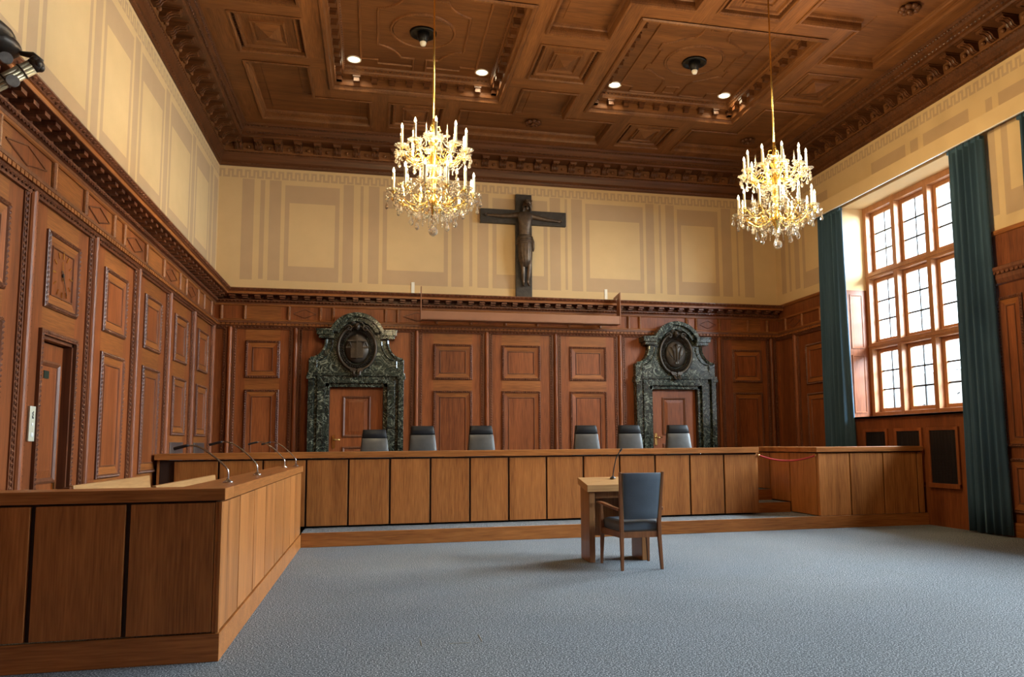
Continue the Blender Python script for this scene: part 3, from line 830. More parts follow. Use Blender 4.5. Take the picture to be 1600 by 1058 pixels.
# ceiling cornice, one run per wall
def ceiling_cornice(n, fr, u0, u1, swap):
    mb = MB().frame(fr); mb.mat(1)
    run = lambda p: extrude(mb, p, u0, u1, 1, -1)
    run([(0, 6.50), (.018, 6.50), (.022, 6.53), (.035, 6.56), (.035, 6.61), (.06, 6.69), (.085, 6.735), (.085, 6.76), (0, 6.76)])
    bead_row(mb, u0 + .1, u1 - .1, .032, 6.555, .085, .03, .012, .014)
    bead_row(mb, u0 + .1, u1 - .1, .082, 6.745, .07, .026, .018, .018)
    mb.mat(0); run([(0, 6.76), (.10, 6.76), (.12, 6.92), (0, 6.92)])
    mb.mat(1); run([(0, 6.92), (.42, 6.92), (.44, 6.945), (.44, 6.985), (.465, 7.0), (.475, 7.05), (.50, 7.085), (.505, 7.12), (.53, CZ), (0, CZ)])
    bead_row(mb, u0 + .5, u1 - .5, .465, 6.99, .075, .025, .014, .02)
    bead_row(mb, u0 + .5, u1 - .5, .507, 7.10, .058, .021, .014, .018)
    k = int((u1 - u0 - .7) / .345); p = (u1 - u0 - .7) / k
    mb.mat(1)
    for i in range(k + 1):
        c = u0 + .35 + i * p
        prof = [(.10, 6.78), (.15, 6.775), (.19, 6.80), (.21, 6.84), (.26, 6.87), (.32, 6.865), (.355, 6.88), (.365, 6.92), (.10, 6.92)]
        mb.loops([[(c - .065, w, z) for w, z in prof], [(c + .065, w, z) for w, z in prof]], True, True, True)
        mb.box(c - .078, c + .078, .10, .385, 6.905, 6.925)
        for s in (-.03, 0.03): mb.tube([(c + s, .15, 6.775), (c + s, .19, 6.795), (c + s, .215, 6.84), (c + s, .27, 6.868), (c + s, .34, 6.868)], .016, 5)
        if i < k:
            mb.mat(0); mb.ball((c + p / 2, .14, 6.83), .034, 8, 6); mb.mat(1)
    return struct(mb.build('trim_%d' % n, [CX if swap else CY, CT]))
ceiling_cornice(1, BACK, 0, W, True); ceiling_cornice(2, LEFT, YF, 0, False); ceiling_cornice(3, RIGHT, YF, 0, False); ceiling_cornice(4, FRONT, 0, W, True)
# spotlights in the medallions and the four lit downlights
for i, (cx, cy) in enumerate(BIGC[:2]):
    g = thing('ceiling_spotlight', ('black spotlight in the middle of the left large ceiling coffer',
              'black spotlight in the middle of the right large ceiling coffer')[i], 'spotlight', (cx, cy, CZ + .298), 0, 'spotlights in the ceiling medallions')
    mb = MB(); mb.lathe([(.45, 0), (.44, -.012), (.2, -.02), (.19, 0)], n=32); mb.build('medallion', CX, g, smooth=False)
    mb = MB(); mb.lathe([(.19, -.015), (.195, -.05), (.17, -.06), (.15, -.02), (.10, -.03)], n=24); mb.build('housing', SPOTDK, g, smooth=True)
    mb = MB(); mb.lathe([(.10, -.02), (.085, -.10), (.06, -.16), (.045, -.17)], n=18); mb.build('cone', SPOTDK, g, smooth=True)
    mb = MB(); mb.lathe([(.045, -.12), (.05, -.19), (.035, -.22), (.012, -.225)], n=14); mb.build('bulb', PLAST, g, smooth=True)
LABD = ['lit round downlight at the left corner of the left large coffer', 'lit round downlight at the right corner of the left large coffer',
        'lit round downlight at the left corner of the right large coffer', 'lit round downlight at the right corner of the right large coffer']
def downlight(x, y, lab, grp='downlights in the coffers'):
    g = thing('ceiling_downlight', lab, 'downlight', (x, y, CZ + .30), 0, grp)
    mb = MB(); mb.lathe([(.115, 0), (.115, -.012), (.095, -.012), (.09, 0)], n=24); mb.build('trim_ring', PLAST, g)
    mb = MB(); mb.lathe([(.092, -.004), (.05, -.006), (.001, -.007)], n=24); mb.build('lens', LAMP, g)
    l = bpy.data.lights.new('downlight_beam', 'SPOT'); l.energy = SPOT_W; l.color = (1.0, .80, .50); l.spot_size = 2.5; l.spot_blend = .8; l.shadow_soft_size = .08
    o = bpy.data.objects.new('downlight_beam', l); COL.objects.link(o); o.location = (x, y, CZ + .27)
for (x, y), lab in zip(((2.47, -2.66), (4.53, -2.64), (6.83, -2.66), (8.87, -2.66)), LABD): downlight(x, y, lab)

# ================================================================== DOORS
def door_leaf(name, w, h, hinge_loc, rails, handle_side, fr_rot=0):
    d = bpy.data.objects.new(name, None); COL.objects.link(d); d['kind'] = 'structure'
    d.location = hinge_loc; d.rotation_euler = (0, 0, fr_rot)
    mb = MB(); mb.box(-w / 2, w / 2, 0, .05, 0, h); mb.build('leaf', WV, d)
    for (a, b, c, e) in rails:
        m2 = MB().frame(lambda u, q, z: (u, -q, z))
        m2.mat(1); rect_rings(m2, a, b, c, e, [(0, 0), (0, .016), (.02, .024), (.045, .01), (.05, .002)], False)
        m2.mat(0); rect_rings(m2, a + .05, b - .05, c + .05, e - .05, [(0, .002), (.06, .012), (.065, .014)], True)
        m2.build('panel', [WV, WT], d)
    hx = handle_side * (w / 2 - .09)
    mb = MB()
    pl = [(hx + .028 * math.cos(t) , (.095 if math.sin(t) > 0 else -.095) + .03 * math.sin(t)) for t in [2 * PI * i / 24 for i in range(24)]]
    mb.prism(pl, lambda a, b, q: (a, q, .87 + b), -.012, 0)
    hp = mb.build('handle_plate', BRASS, d)
    mb = MB(); mb.tube([(hx, -.01, .91), (hx, -.055, .91), (hx - handle_side * .03, -.06, .91), (hx - handle_side * .12, -.06, .905)], .011, 8); mb.build('handle', BRASS, hp, smooth=True)
    return d
door_leaf('door_1', .98, 1.90, (D1, .02, .5), [(-.25, .26, .95, 1.72), (-.25, .26, .14, .78)], -1)
door_leaf('door_2', .98, 1.90, (D2, .02, .5), [(-.25, .26, .95, 1.72), (-.25, .26, .14, .78)], -1)
d3 = door_leaf('door_3', DY1 - DY0 - .06, 2.26, (-.075, (DY0 + DY1) / 2, 0), [(-.26, .26, .98, 2.10), (-.26, .26, .16, .86)], 1, PI / 2)
# architraves of the side-wall door
mb = MB().frame(LEFT)
for a, b in ((DY0 - .05, DY0), (DY1, DY1 + .05)): mb.box(a, b, -.002, .03, 0, DZ1 + .05)
mb.box(DY0, DY1, -.002, .03, DZ1, DZ1 + .05)
rope_rect(mb, DY0 - .025, DY1 + .025, 0, DZ1 + .025, .03)
mb.box(DY0 - .001, DY0 + .03, -.25, .0, 0, DZ1); mb.box(DY1 - .03, DY1 + .001, -.25, 0, 0, DZ1); mb.box(DY0, DY1, -.25, 0, DZ1 - .03, DZ1 + .001); 
struct(mb.build('trim_5', WT))
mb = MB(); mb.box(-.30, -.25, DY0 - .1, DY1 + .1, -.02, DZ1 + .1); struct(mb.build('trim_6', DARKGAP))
for k, dx in enumerate((D1, D2)):                                   # lining of the judges' doors
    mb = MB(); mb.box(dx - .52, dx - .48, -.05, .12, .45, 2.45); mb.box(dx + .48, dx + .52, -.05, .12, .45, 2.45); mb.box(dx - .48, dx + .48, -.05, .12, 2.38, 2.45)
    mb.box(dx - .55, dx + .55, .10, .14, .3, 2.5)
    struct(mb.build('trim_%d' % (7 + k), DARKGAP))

# ---- marble portals with bronze cartouches
def portal(xc, label, variant):
    g = thing('marble_portal', label, 'door surround', (xc, 0, .5), 0, 'green marble door portals')
    Z = lambda z: z - .5
    mb = MB()
    for s in (-1, 1):
        a = lambda p, q: (min(s * p, s * q), max(s * p, s * q))
        for p, q, d in ((.49, .56, .10), (.56, .70, .16), (.70, .76, .13), (.76, .86, .19)):
            x0, x1 = a(p, q); mb.box(x0, x1, -d, 0, 0, Z(2.585 if q > .7 else 2.46))
        x0, x1 = a(.74, .89); mb.box(x0, x1, -.22, 0, Z(2.52), Z(2.585)); mb.box(x0, x1, -.22, 0, 0, .12)
    mb.build('jamb', MARBLE, g, bevel=.006)
    mb = MB(); mb.box(-.56, .56, -.10, 0, Z(2.38), Z(2.45)); mb.box(-.70, .70, -.16, 0, Z(2.45), Z(2.60)); mb.box(-.88, .88, -.20, 0, Z(2.58), Z(2.64)); mb.build('lintel', MARBLE, g, bevel=.006)
    # pediment: shoulders sweep in a concave curve to a segmental arch
    def outline(k):
        R = []
        R += [(.86 - k, 2.62), (.86 - k, 2.90 - k * .6)]
        R += [(.86 - k - .28 * math.sin(t), 2.90 - k * .6 + .36 * (1 - math.cos(t))) for t in [PI / 2 * i / 8 for i in range(1, 9)]]
        R += [(.55 - k, 3.30)]
        return R
    r = outline(0); poly = r + [(-x, z) for x, z in reversed(r)]
    mb = MB(); mb.prism([(x, Z(z)) for x, z in poly], lambda a, b, d: (a, -d, b), 0, .15)
    r = outline(.10); poly2 = [(x, z + .02) for x, z in r]
    mb.build('pediment', MARBLE, g, bevel=.006)
    for s in (-1, 1):
        mb = MB()
        pts = [(s * (x - .03), -.155, Z(z)) for x, z in outline(0)[1:]]
        mb.tube(pts, .03, 6)
        pts = [(s * (x - .14), -.15, Z(z - .03)) for x, z in outline(0)[1:10]]
        pts.append((s * .74, -.15, Z(2.74))); mb.tube([(s * .72, -.15, Z(2.74)), (s * .72, -.15, Z(2.86))] + pts[:-1], .016, 6)
        mb.build('shoulder_moulding', MARBLE, g)
    # arched hood
    def hood(ro, ri, d0, d1):
        m = MB(); cz, R0 = 3.235, .49
        a0 = 22
        outer = [(ro * math.cos(math.radians(t)), cz + ro * math.sin(math.radians(t))) for t in range(a0, 181 - a0, 4)]
        inner = [(ri * math.cos(math.radians(t)), cz + ri * math.sin(math.radians(t))) for t in range(a0, 181 - a0, 4)]
        n = len(outer)
        vs = []
        for d in (d0, d1):
            vs += [(x, -d, Z(z)) for x, z in outer] + [(x, -d, Z(z)) for x, z in inner]
        fs = []
        for i in range(n - 1):
            fs += [(i, i + 1, n + i + 1, n + i), (2 * n + i, 2 * n + i + 1, 3 * n + i + 1, 3 * n + i), (i, i + 1, 2 * n + i + 1, 2 * n + i), (n + i, n + i + 1, 3 * n + i + 1, 3 * n + i)]
        fs += [(0, n, 3 * n, 2 * n), (n - 1, 2 * n - 1, 4 * n - 1, 3 * n - 1)]
        return m.add(vs, fs)
    m = hood(.52, .44, 0, .30); h2 = hood(.46, .36, 0, .24); m.v, b0 = m.v + h2.v, len(m.v)
    m.f += [[b0 + i for i in f] for f in h2.f]; m.m += h2.m
    for s in (-1, 1):
        x0, x1 = sorted((s * .42, s * .72)); m.box(x0, x1, -.30, 0, Z(3.33), Z(3.42)); x0, x1 = sorted((s * .42, s * .68)); m.box(x0, x1, -.26, 0, Z(3.27), Z(3.335))
        x0, x1 = sorted((s * .40, s * .73)); m.box(x0, x1, -.32, 0, Z(3.41), Z(3.44))
    m.build('hood', MARBLE, g, bevel=.006)
    mb = MB(); seg = [(.47 * math.cos(math.radians(t)), Z(3.235) + .47 * math.sin(math.radians(t))) for t in range(20, 161, 5)]
    mb.prism([(.47, Z(2.9))] + seg + [(-.47, Z(2.9))], lambda a, b, d: (a, -d, b), .0, .12); mb.build('tympanum', MARBLE, g)
    # bronze cartouche: oval rim, laurel wreath, domed shield with its emblem, mask and scrolls
    cz = Z(3.10)
    ell = lambda a, b, y, n=48: [(a * math.cos(2 * PI * i / n), y, cz + b * math.sin(2 * PI * i / n)) for i in range(n)]
    mb = MB()
    mb.loops([ell(.36, .43, -.13), ell(.37, .44, -.20), ell(.34, .41, -.22), ell(.31, .38, -.19), ell(.30, .37, -.14)], True, True, True)
    ct = mb.build('cartouche', BRONZE, g, smooth=True)
    mb = MB()
    for i in range(44):
        t = 2 * PI * i / 44; c = Vector((.275 * math.cos(t), -.19, cz + .34 * math.sin(t))); tn = Vector((-.275 * math.sin(t), 0, .34 * math.cos(t))).normalized(); rd = Vector((math.cos(t), 0, math.sin(t)))
        for s in (-1, 1): mb.octa(c + rd * s * .016, tn * .036 + rd * s * .016, Vector((0, .03, 0)), rd * .019)
    mb.build('wreath', BRONZE, ct)
    mb = MB()
    rings = []
    for k in range(7):
        q = k / 6; rr = math.cos(q * PI / 2 * .98)
        rings.append([(.23 * rr * math.cos(2 * PI * i / 32), -.15 - .09 * math.sin(q * PI / 2), cz - .01 + .28 * rr * math.sin(2 * PI * i / 32)) for i in range(32)])
    mb.loops(rings, True, True, True); mb.build('shield', BRONZE, ct, smooth=True)
    mb = MB()
    if variant == 0:                                              # scales over the tables of the law
        mb.box(-.014, .014, -.275, -.22, cz - .20, cz + .24); mb.box(-.17, .17, -.27, -.19, cz + .115, cz + .140)
        for s in (-1, 1):
            mb.tube([(s * .14, -.225, cz + .12), (s * .19, -.21, cz + .02)], .010, 5); mb.tube([(s * .14, -.245, cz + .12), (s * .10, -.245, cz + .02)], .010, 5)
            x0, x1 = sorted((s * .09, s * .20)); mb.box(x0, x1, -.25, -.17, cz - .005, cz + .022)
            x0, x1 = sorted((s * .012, s * .11)); mb.box(x0, x1, -.25, -.20, cz - .19, cz + .05)
            mb.prism([(s * .012 + s * .098 * i / 8, cz + .05 + .045 * math.sin(PI * i / 8)) for i in range(9)], lambda a, b, d: (a, -d, b), .20, .25)
    else:                                                         # two wing-like sprays round an upright staff
        mb.tube([(0, -.245, cz - .20), (0, -.255, cz), (0, -.24, cz + .16)], [.012, .016, .02], 6)
        mb.box(-.035, .035, -.25, -.2, cz - .21, cz - .17); mb.ball((0, -.245, cz + .18), .03, 8, 6)
        for s in (-1, 1):
            mb.tube([(s * .05, -.24, cz - .13), (s * .06, -.25, cz), (s * .10, -.24, cz + .12), (s * .15, -.215, cz + .14)], [.012, .018, .016, .006], 6)
            mb.tube([(s * .08, -.23, cz - .09), (s * .13, -.225, cz - .03), (s * .18, -.2, cz + .07)], [.008, .014, .006], 6)
            mb.tube([(s * .02, -.25, cz + .1), (s * .07, -.245, cz + .15), (s * .12, -.225, cz + .10)], .008, 6)
    mb.build('emblem', BRONZE, ct)
    mb = MB()
    mb.ball((0, -.23, cz + .40), (.055, .06, .075), 12, 8); mb.ball((0, -.285, cz + .385), (.014, .02, .022), 8, 6)
    for s in (-1, 1):
        mb.ball((s * .022, -.278, cz + .415), .010, 6, 5)
        mb.tube([(s * (.15 + .07 * (1 - i / 22) * math.cos(i * .42)), -.22 - .003 * i, cz + .36 + .07 * (1 - i / 22) * math.sin(i * .42)) for i in range(20)], .015, 6)
        mb.tube([(s * .03, -.24, cz + .46), (s * .08, -.25, cz + .475), (s * .11, -.24, cz + .44)], .018, 6)
    mb.box(-.02, .02, -.27, -.24, cz + .345, cz + .352)
    mb.build('mask', BRONZE, ct, smooth=True)
    mb = MB()
    for s in (-1, 1):
        mb.hexa([(s * .01, -.17, cz - .46), (s * .10, -.17, cz - .44), (s * .10, -.23, cz - .44), (s * .01, -.23, cz - .46)], [(s * .02, -.17, cz - .38), (s * .14, -.17, cz - .37), (s * .14, -.23, cz - .37), (s * .02, -.23, cz - .38)])
        mb.tube([(s * .06, -.22, cz - .44), (s * .05, -.24, cz - .50), (s * .01, -.24, cz - .52)], .028, 6)
    mb.build('ribbon', BRONZE, ct)
    return g
portal(D1, 'green marble door portal with bronze scales emblem, left of the crucifix', 0)
portal(D2, 'green marble door portal with bronze winged emblem, right of the crucifix', 1)

# ================================================================== THINGS ON THE WALLS
# crucifix
cr = thing('crucifix', 'large dark bronze crucifix on the painted back wall between the chandeliers', 'crucifix', (5.718, 0, 4.19))
mb = MB(); mb.box(-.162, .162, -.09, -.006, 0, 2.08); mb.box(-.87, -.162, -.09, -.006, 1.47, 1.755); mb.box(.162, .87, -.09, -.006, 1.47, 1.755)
mb.build('cross', CROSSW, cr, bevel=.006)
def skin(name, joints, edges, mat, parent, sub=2, root=0):
    me = bpy.data.meshes.new(name); me.from_pydata([j[0] for j in joints], edges, []); me.materials.append(mat)
    o = bpy.data.objects.new(name, me); COL.objects.link(o); o.parent = parent
    sk = o.modifiers.new('skin', 'SKIN'); sk.use_smooth_shade = True
    if not me.skin_vertices: 
        bm = bmesh.new(); bm.from_mesh(me); bm.verts.layers.skin.verify(); bm.to_mesh(me); bm.free()
    for i, j in enumerate(joints):
        r = j[1]; me.skin_vertices[0].data[i].radius = r if isinstance(r, tuple) else (r, r)
        me.skin_vertices[0].data[i].use_root = (i == root)
    s = o.modifiers.new('sub', 'SUBSURF'); s.levels = sub; s.render_levels = sub
    return o
J = [((0.0, -.15, 1.11), (.105, .075)),      # 0 pelvis
     ((0.0, -.155, 1.26), (.112, .070)),     # 1 waist
     ((.005, -.165, 1.44), (.138, .085)),    # 2 chest
     ((.008, -.16, 1.60), (.135, .066)),     # 3 upper chest
     ((.015, -.165, 1.70), .050),            # 4 neck
     ((.045, -.195, 1.80), (.072, .075)),    # 5 head low
     ((.060, -.185, 1.90), (.070, .075)),    # 6 head top
     ((-.13, -.14, 1.635), .062), ((-.30, -.13, 1.61), .048), ((-.46, -.125, 1.605), .042), ((-.64, -.12, 1.61), .029), ((-.72, -.115, 1.615), (.014, .028)),   # 7-11
     ((.14, -.14, 1.63), .062), ((.31, -.13, 1.595), .048), ((.47, -.125, 1.575), .042), ((.64, -.12, 1.56), .029), ((.71, -.115, 1.555), (.014, .028)),          # 12-16
     ((-.055, -.16, 1.00), .078), ((-.045, -.20, .62), .048), ((-.035, -.165, .42), .046), ((-.025, -.14, .27), .025), ((-.02, -.20, .19), (.030, .024)),       # 17-21
     ((.065, -.16, 1.00), .078), ((.085, -.20, .62), .048), ((.075, -.165, .42), .046), ((.062, -.14, .27), .025), ((.09, -.20, .20), (.030, .024)),            # 22-26
     ]
Ed = [(0, 1), (1, 2), (2, 3), (3, 4), (4, 5), (5, 6), (3, 7), (7, 8), (8, 9), (9, 10), (10, 11), (3, 12), (12, 13), (13, 14), (14, 15), (15, 16), (0, 17), (17, 18), (18, 19), (19, 20), (20, 21), (0, 22), (22, 23), (23, 24), (24, 25), (25, 26)]
# fingers: five short chains per hand
for s, hb, base in ((-1, 11, Vector((-.72, -.115, 1.615))), (1, 16, Vector((.71, -.115, 1.555)))):
    for k, (dx, dz, l) in enumerate(((.035, .030, .045), (.05, .016, .055), (.055, .002, .06), (.05, -.012, .052), (.02, -.032, .038))):
        i = len(J)
        p1 = base + Vector((s * dx * .6, -.004, dz)); p2 = base + Vector((s * (dx * .6 + l * .7), -.022, dz * 1.25))
        J += [(tuple(p1), .0085), (tuple(p2), .007)]; Ed += [(hb, i), (i, i + 1)]
fig = skin('figure', J, Ed, BODYB, cr)
# face, hair with crown, loincloth
mb = MB(); mb.ball((.052, -.255, 1.835), (.010, .018, .022), 8, 6)
for s in (-1, 1): mb.ball((.052 + s * .024, -.243, 1.86), (.012, .008, .006), 8, 5)
mb.ball((.05, -.247, 1.80), (.018, .010, .005), 8, 5); mb.ball((.045, -.225, 1.765), (.036, .03, .04), 8, 6)
mb.build('face', BODYB, cr, smooth=True)
mb = MB(); mb.ball((.062, -.175, 1.885), (.074, .072, .075), 12, 8)
for s in (-1, 1): mb.tube([(.06 + s * .062, -.175, 1.90), (.055 + s * .072, -.18, 1.82), (.045 + s * .075, -.175, 1.72)], [.022, .026, .012], 6)
hr = mb.build('hair', BODYB, cr, smooth=True)
mb = MB(); mb.tube([(.06 + .078 * math.cos(2 * PI * i / 20), -.182 + .074 * math.sin(2 * PI * i / 20), 1.915 + .008 * (i % 2)) for i in range(20)], .012, 6, True)
for i in range(10):
    a = 2 * PI * i / 10; mb.octa((.06 + .085 * math.cos(a), -.182 + .08 * math.sin(a), 1.925), (.02 * math.cos(a), .02 * math.sin(a), .018), (0, .005, 0), (.005, 0, 0))
mb.build('crown', BODYB, hr)
mb = MB(); rings = []
for k, (z, rx, ry) in enumerate(((1.22, .118, .092), (1.16, .142, .105), (1.08, .150, .112), (1.02, .148, .118), (.90, .146, .120), (.75, .132, .115), (.60, .105, .095))):
    n = 40; rings.append([((rx + .008 * math.sin(i * 9 * 2 * PI / n * .5 + k) * (k > 2)) * math.cos(2 * PI * i / n) + .015 * (k / 6), -.165 + ry * math.sin(2 * PI * i / n) * (1 + .09 * math.cos(14 * 2 * PI * i / n) * (k > 2)), z - (.03 * math.cos(2 * PI * i / n * 3) if k == 6 else 0)) for i in range(n)])
mb.loops(rings, True, True, True)
for z, rx in ((1.19, .13), (1.14, .147), (1.10, .150), (1.055, .152)):
    mb.tube([(rx * math.cos(2 * PI * i / 24), -.165 + rx * .75 * math.sin(2 * PI * i / 24), z + .012 * math.cos(2 * PI * i / 24)) for i in range(24)], .014, 6, True)
mb.tube([(.14, -.20, 1.20), (.165, -.20, 1.08), (.175, -.18, .96), (.17, -.17, .90)], [.014, .026, .024, .01], 6)
mb.build('loincloth', BODYB, cr, smooth=True)

# screen housing on brackets in front of the cornice
sh = thing('screen_housing', 'long brown metal screen housing on brackets in front of the back cornice below the crucifix', 'screen housing', (5.62, -.42, 3.62))
L2 = 1.93
mb = MB(); mb.box(-L2, L2, -.10, -.09, .005, .165); mb.box(-L2, L2, -.10, .12, 0, .012); mb.box(-L2, L2, .11, .12, .005, .10); mb.build('channel', BROWNM, sh)
for s in (-1, 1):
    x = s * (L2 + .008)
    mb = MB(); mb.prism([(-.11, -.01), (.16, -.01), (.16, .12), (.02, .30), (-.04, .62), (-.11, .62)] if s < 0 else [(-.11, -.01), (.16, .03), (.10, .28), (.07, .53), (.30, .545), (.30, .60), (-.11, .64)], lambda a, b, d: (d, a, b), x - .008, x + .008)
    br = mb.build('end_bracket', BROWNM, sh)
    mb = MB(); xx = x - .13
    mb.box(xx - .03, xx + .03, .408, .414, .52, .80); mb.box(xx - .03, xx + .14, .40, .406, .52, .545); mb.box(xx + .11, xx + .14, .06, .41, .525, .545)
    mb.build('wall_plate', PLAST, sh)

# clock hands and hour marks set on the wainscot panel
cl = thing('wall_clock', 'brass clock hands and hour marks on the wood panel above the side door', 'clock', (.008, (DY0 + DY1) / 2, 2.90))
for i in range(12):
    mb = MB()
    a = 2 * PI * i / 12; r = .195; w, l = (.006, .028) if i % 3 else (.008, .038)
    ca, sa = math.sin(a), math.cos(a)
    pts = [(ca * (r + d) + sa * e * w, sa * (r + d) - ca * e * w) for d, e in ((-l, -1), (l, -1), (l, 1), (-l, 1))]
    mb.hexa([(0, p, q) for p, q in pts], [(.006, p, q) for p, q in pts]); mb.build('hour_mark', BRASS, cl)
for nm, ang, l, w in (('minute_hand', 150, .20, .007), ('hour_hand', 350, .13, .010)):
    a = math.radians(ang); ca, sa = math.sin(a), math.cos(a)
    mb = MB(); pts = [(ca * d + sa * e * w, sa * d - ca * e * w) for d, e in ((-.05, -1), (l, -.5), (l, .5), (-.05, 1))]
    z0 = .008 if nm == 'minute_hand' else .006
    mb.hexa([(z0, p, q) for p, q in pts], [(z0 + .003, p, q) for p, q in pts]); mb.build(nm, BLACK if ang == 150 else BRASS, cl)
mb = MB(); mb.lathe([(.018, .0), (.018, .014), (.002, .016)], n=12, axis='x'); mb.build('hub', BLACK, cl)
# intercom plate, door sign, two steel vent plates
ic = thing('intercom_panel', 'narrow cream metal intercom plate beside the side door', 'intercom', (.015, DY0 - .115, 1.36))
mb = MB(); mb.box(-.012, .005, -.055, .055, 0, .30); mb.build('plate', plain('cream_metal', (.62, .60, .46), .4, .3), ic, bevel=.003)
mb = MB(); mb.lathe([(.020, .004), (.02, .009), (.001, .012)], (0, 0, .055), 12, 'x'); mb.build('button', WHITE, ic)
mb = MB(); mb.lathe([(.014, .004), (.014, .008), (.001, .009)], (0, 0, .145), 10, 'x'); mb.build('lamp', WHITE, ic)
mb = MB()
mb.tube([(.006, .012, .195), (.006, -.012, .215), (.006, .004, .222), (.006, -.01, .245)], .004, 5); mb.ball((.006, .008, .25), (.002, .008, .008), 6, 5); mb.ball((.006, -.004, .20), (.002, .008, .008), 6, 5)
mb.build('symbol', BLACK, ic)
ds = MB(); ds.box(0, .006, -.055, .055, -.035, .035); o = ds.build('door_sign', SIGN)
o.location = (-.0605, (DY0 + DY1) / 2 - .06, 1.97)
tag(o, 'small dark square sign on the side door under the clock', 'sign')
for k, lab in ((0, 'brushed steel vent plate low on the left wall, nearest the corner'), (1, 'brushed steel vent plate low on the left wall, second bay from the corner')):
    a, b = PAN_L[k]; g = thing('vent_plate', lab, 'vent plate', (.002, (a + b) / 2, 1.0), 0, 'steel vent plates on the left wall')
    mb = MB(); mb.box(0, .014, -(b - a) / 2, (b - a) / 2, 0, .37); mb.build('plate', STEEL, g, bevel=.003)
    mb = MB()
    for i in range(12): mb.box(.013, .017, -(b - a) / 2 + .03, (b - a) / 2 - .03, .03 + i * .027, .03 + i * .027 + .006)
    mb.build('louvre', STEEL, g)

# bronze ornament over the side portal at the left edge of the view
bo = thing('bronze_ornament', 'dark bronze helmet and bound rod bundle ornament jutting over the left cornice', 'ornament', (.33, -8.97, 3.90))
mb = MB()
mb.ball((-.12, -.08, .235), (.205, .26, .085), 20, 12); mb.ball((-.03, .0, .185), (.13, .16, .075), 16, 10); mb.ball((-.16, -.05, .13), (.15, .18, .10), 14, 9)
mb.build('helmet', BRONZE, bo, smooth=True)
ax = Vector((.30, .07, .265)).normalized(); c0 = Vector((-.13, -.03, -.20)); e1 = ax.cross(Vector((0, 1, 0))).normalized(); e2 = ax.cross(e1)
mb = MB()
for i in range(10):
    a = 2 * PI * i / 10; off = (math.cos(a) * e1 + math.sin(a) * e2) * .036
    mb.tube([c0 + off - ax * .10, c0 + off + ax * .40], .0125, 7)
mb.tube([c0 - ax * .10, c0 + ax * .39], .030, 8)
rb_ = mb.build('rod_bundle', FASCE, bo, smooth=True)
for t in (.02, .20, .33):
    mb = MB(); c = c0 + ax * t
    mb.tube([c + (math.cos(2 * PI * i / 20) * e1 + math.sin(2 * PI * i / 20) * e2) * .050 for i in range(20)], .006, 6, True); mb.build('binding', BRONZE, rb_)
mb = MB(); c = c0 + ax * .43
mb.ball(c, (.055, .055, .05), 14, 9)
for i in range(6):
    a = 2 * PI * i / 6; mb.ball(c + (math.cos(a) * e1 + math.sin(a) * e2) * .034 + ax * .012, (.028, .028, .028), 8, 6)
mb.tube([c + Vector((-.10, 0, .075)), c + Vector((-.02, 0, .068)), c + Vector((.04, 0, .03))], [.016, .024, .014], 7)
mb.build('end_cap', BRONZE, bo, smooth=True)
for dx, dz in ((.035, .075), (.085, -.085)):
    mb = MB(); mb.lathe([(.040, -.010), (.043, 0), (.040, .010)], (0, 0, 0), 24, 'y')
    d_ = mb.build('disc', PEWTER, bo); d_.location = (dx, -.035, dz); d_.rotation_euler = (0, 0, .5)
mb = MB(); mb.box(-.327, -.02, -.05, .09, .255, .29); mb.build('mount', BRONZE, bo)

# ================================================================== PODIUM
pd = thing('podium', 'low carpeted podium with a wooden step front running below the judges bench', 'podium', (6.6, -2.2, 0))
def lb(mb, x0, x1, y0, y1, z0, z1): mb.box(x0 - 6.6, x1 - 6.6, y0 + 2.2, y1 + 2.2, z0, z1)
XS = 1.965
mb = MB(); lb(mb, XS, W - .002, -4.28, -4.25, .0, .182); mb.build('step_riser', BX, pd, bevel=.004)
mb = MB(); lb(mb, XS, W - .07, -4.25, -.26, .0, .178); mb.build('carpet_top', CARPET, pd)
mb = MB(); lb(mb, .12, 8.74, -3.02, -.24, .178, .5); lb(mb, 8.74, 9.394, -2.83, -.24, .178, .5); lb(mb, 9.445, W - .13, -2.80, -.24, .178, .5); mb.build('upper_platform', CARPET, pd)
mb = MB(); lb(mb, 8.74, 9.39, -3.45, -3.42, .178, .335); mb.build('stair_riser', BX, pd)
mb = MB(); lb(mb, 8.74, 9.39, -3.42, -2.86, .178, .33); mb.build('stair_tread', CARPET, pd)
mb = MB(); lb(mb, 8.74, 9.39, -2.86, -2.83, .178, .505); mb.build('stair_riser', BX, pd)

# ================================================================== BENCHES
# judges' bench
jb = thing('judges_bench', 'long wood panelled judges bench across the back of the room', 'bench', (4.5, -3.45, .18))
def lj(mb, x0, x1, y0, y1, z0, z1): mb.box(x0 - 4.5, x1 - 4.5, y0 + 3.45, y1 + 3.45, z0 - .18, z1 - .18)
XJ1, PJ = 8.715, .5635
mb = MB(); lj(mb, .10, 8.70, -3.62, -3.36, .20, 1.12); mb.build('carcass', DARKGAP, jb)
for k in range(15):
    a, b = XJ1 - PJ * (k + 1) + .022, XJ1 - PJ * k - .004
    mb = MB(); lj(mb, a, b, -3.655, -3.621, .205, 1.105)
    mb.build('front_panel', BV, jb, bevel=.004)
mb = MB(); lj(mb, .04, 8.74, -3.69, -3.12, 1.13, 1.212); mb.build('bench_top', BX, jb, bevel=.005)
mb = MB(); lj(mb, 8.70, 8.735, -3.65, -3.14, .20, 1.13); mb.build('end_panel', BV, jb, bevel=.004)
mb = MB(); lj(mb, .06, .095, -3.62, -3.14, .2, 1.13); mb.build('end_panel', BV, jb, bevel=.004)
mb = MB(); lj(mb, .2, 8.6, -3.36, -3.05, .86, .90); mb.build('desk_shelf', BX, jb)

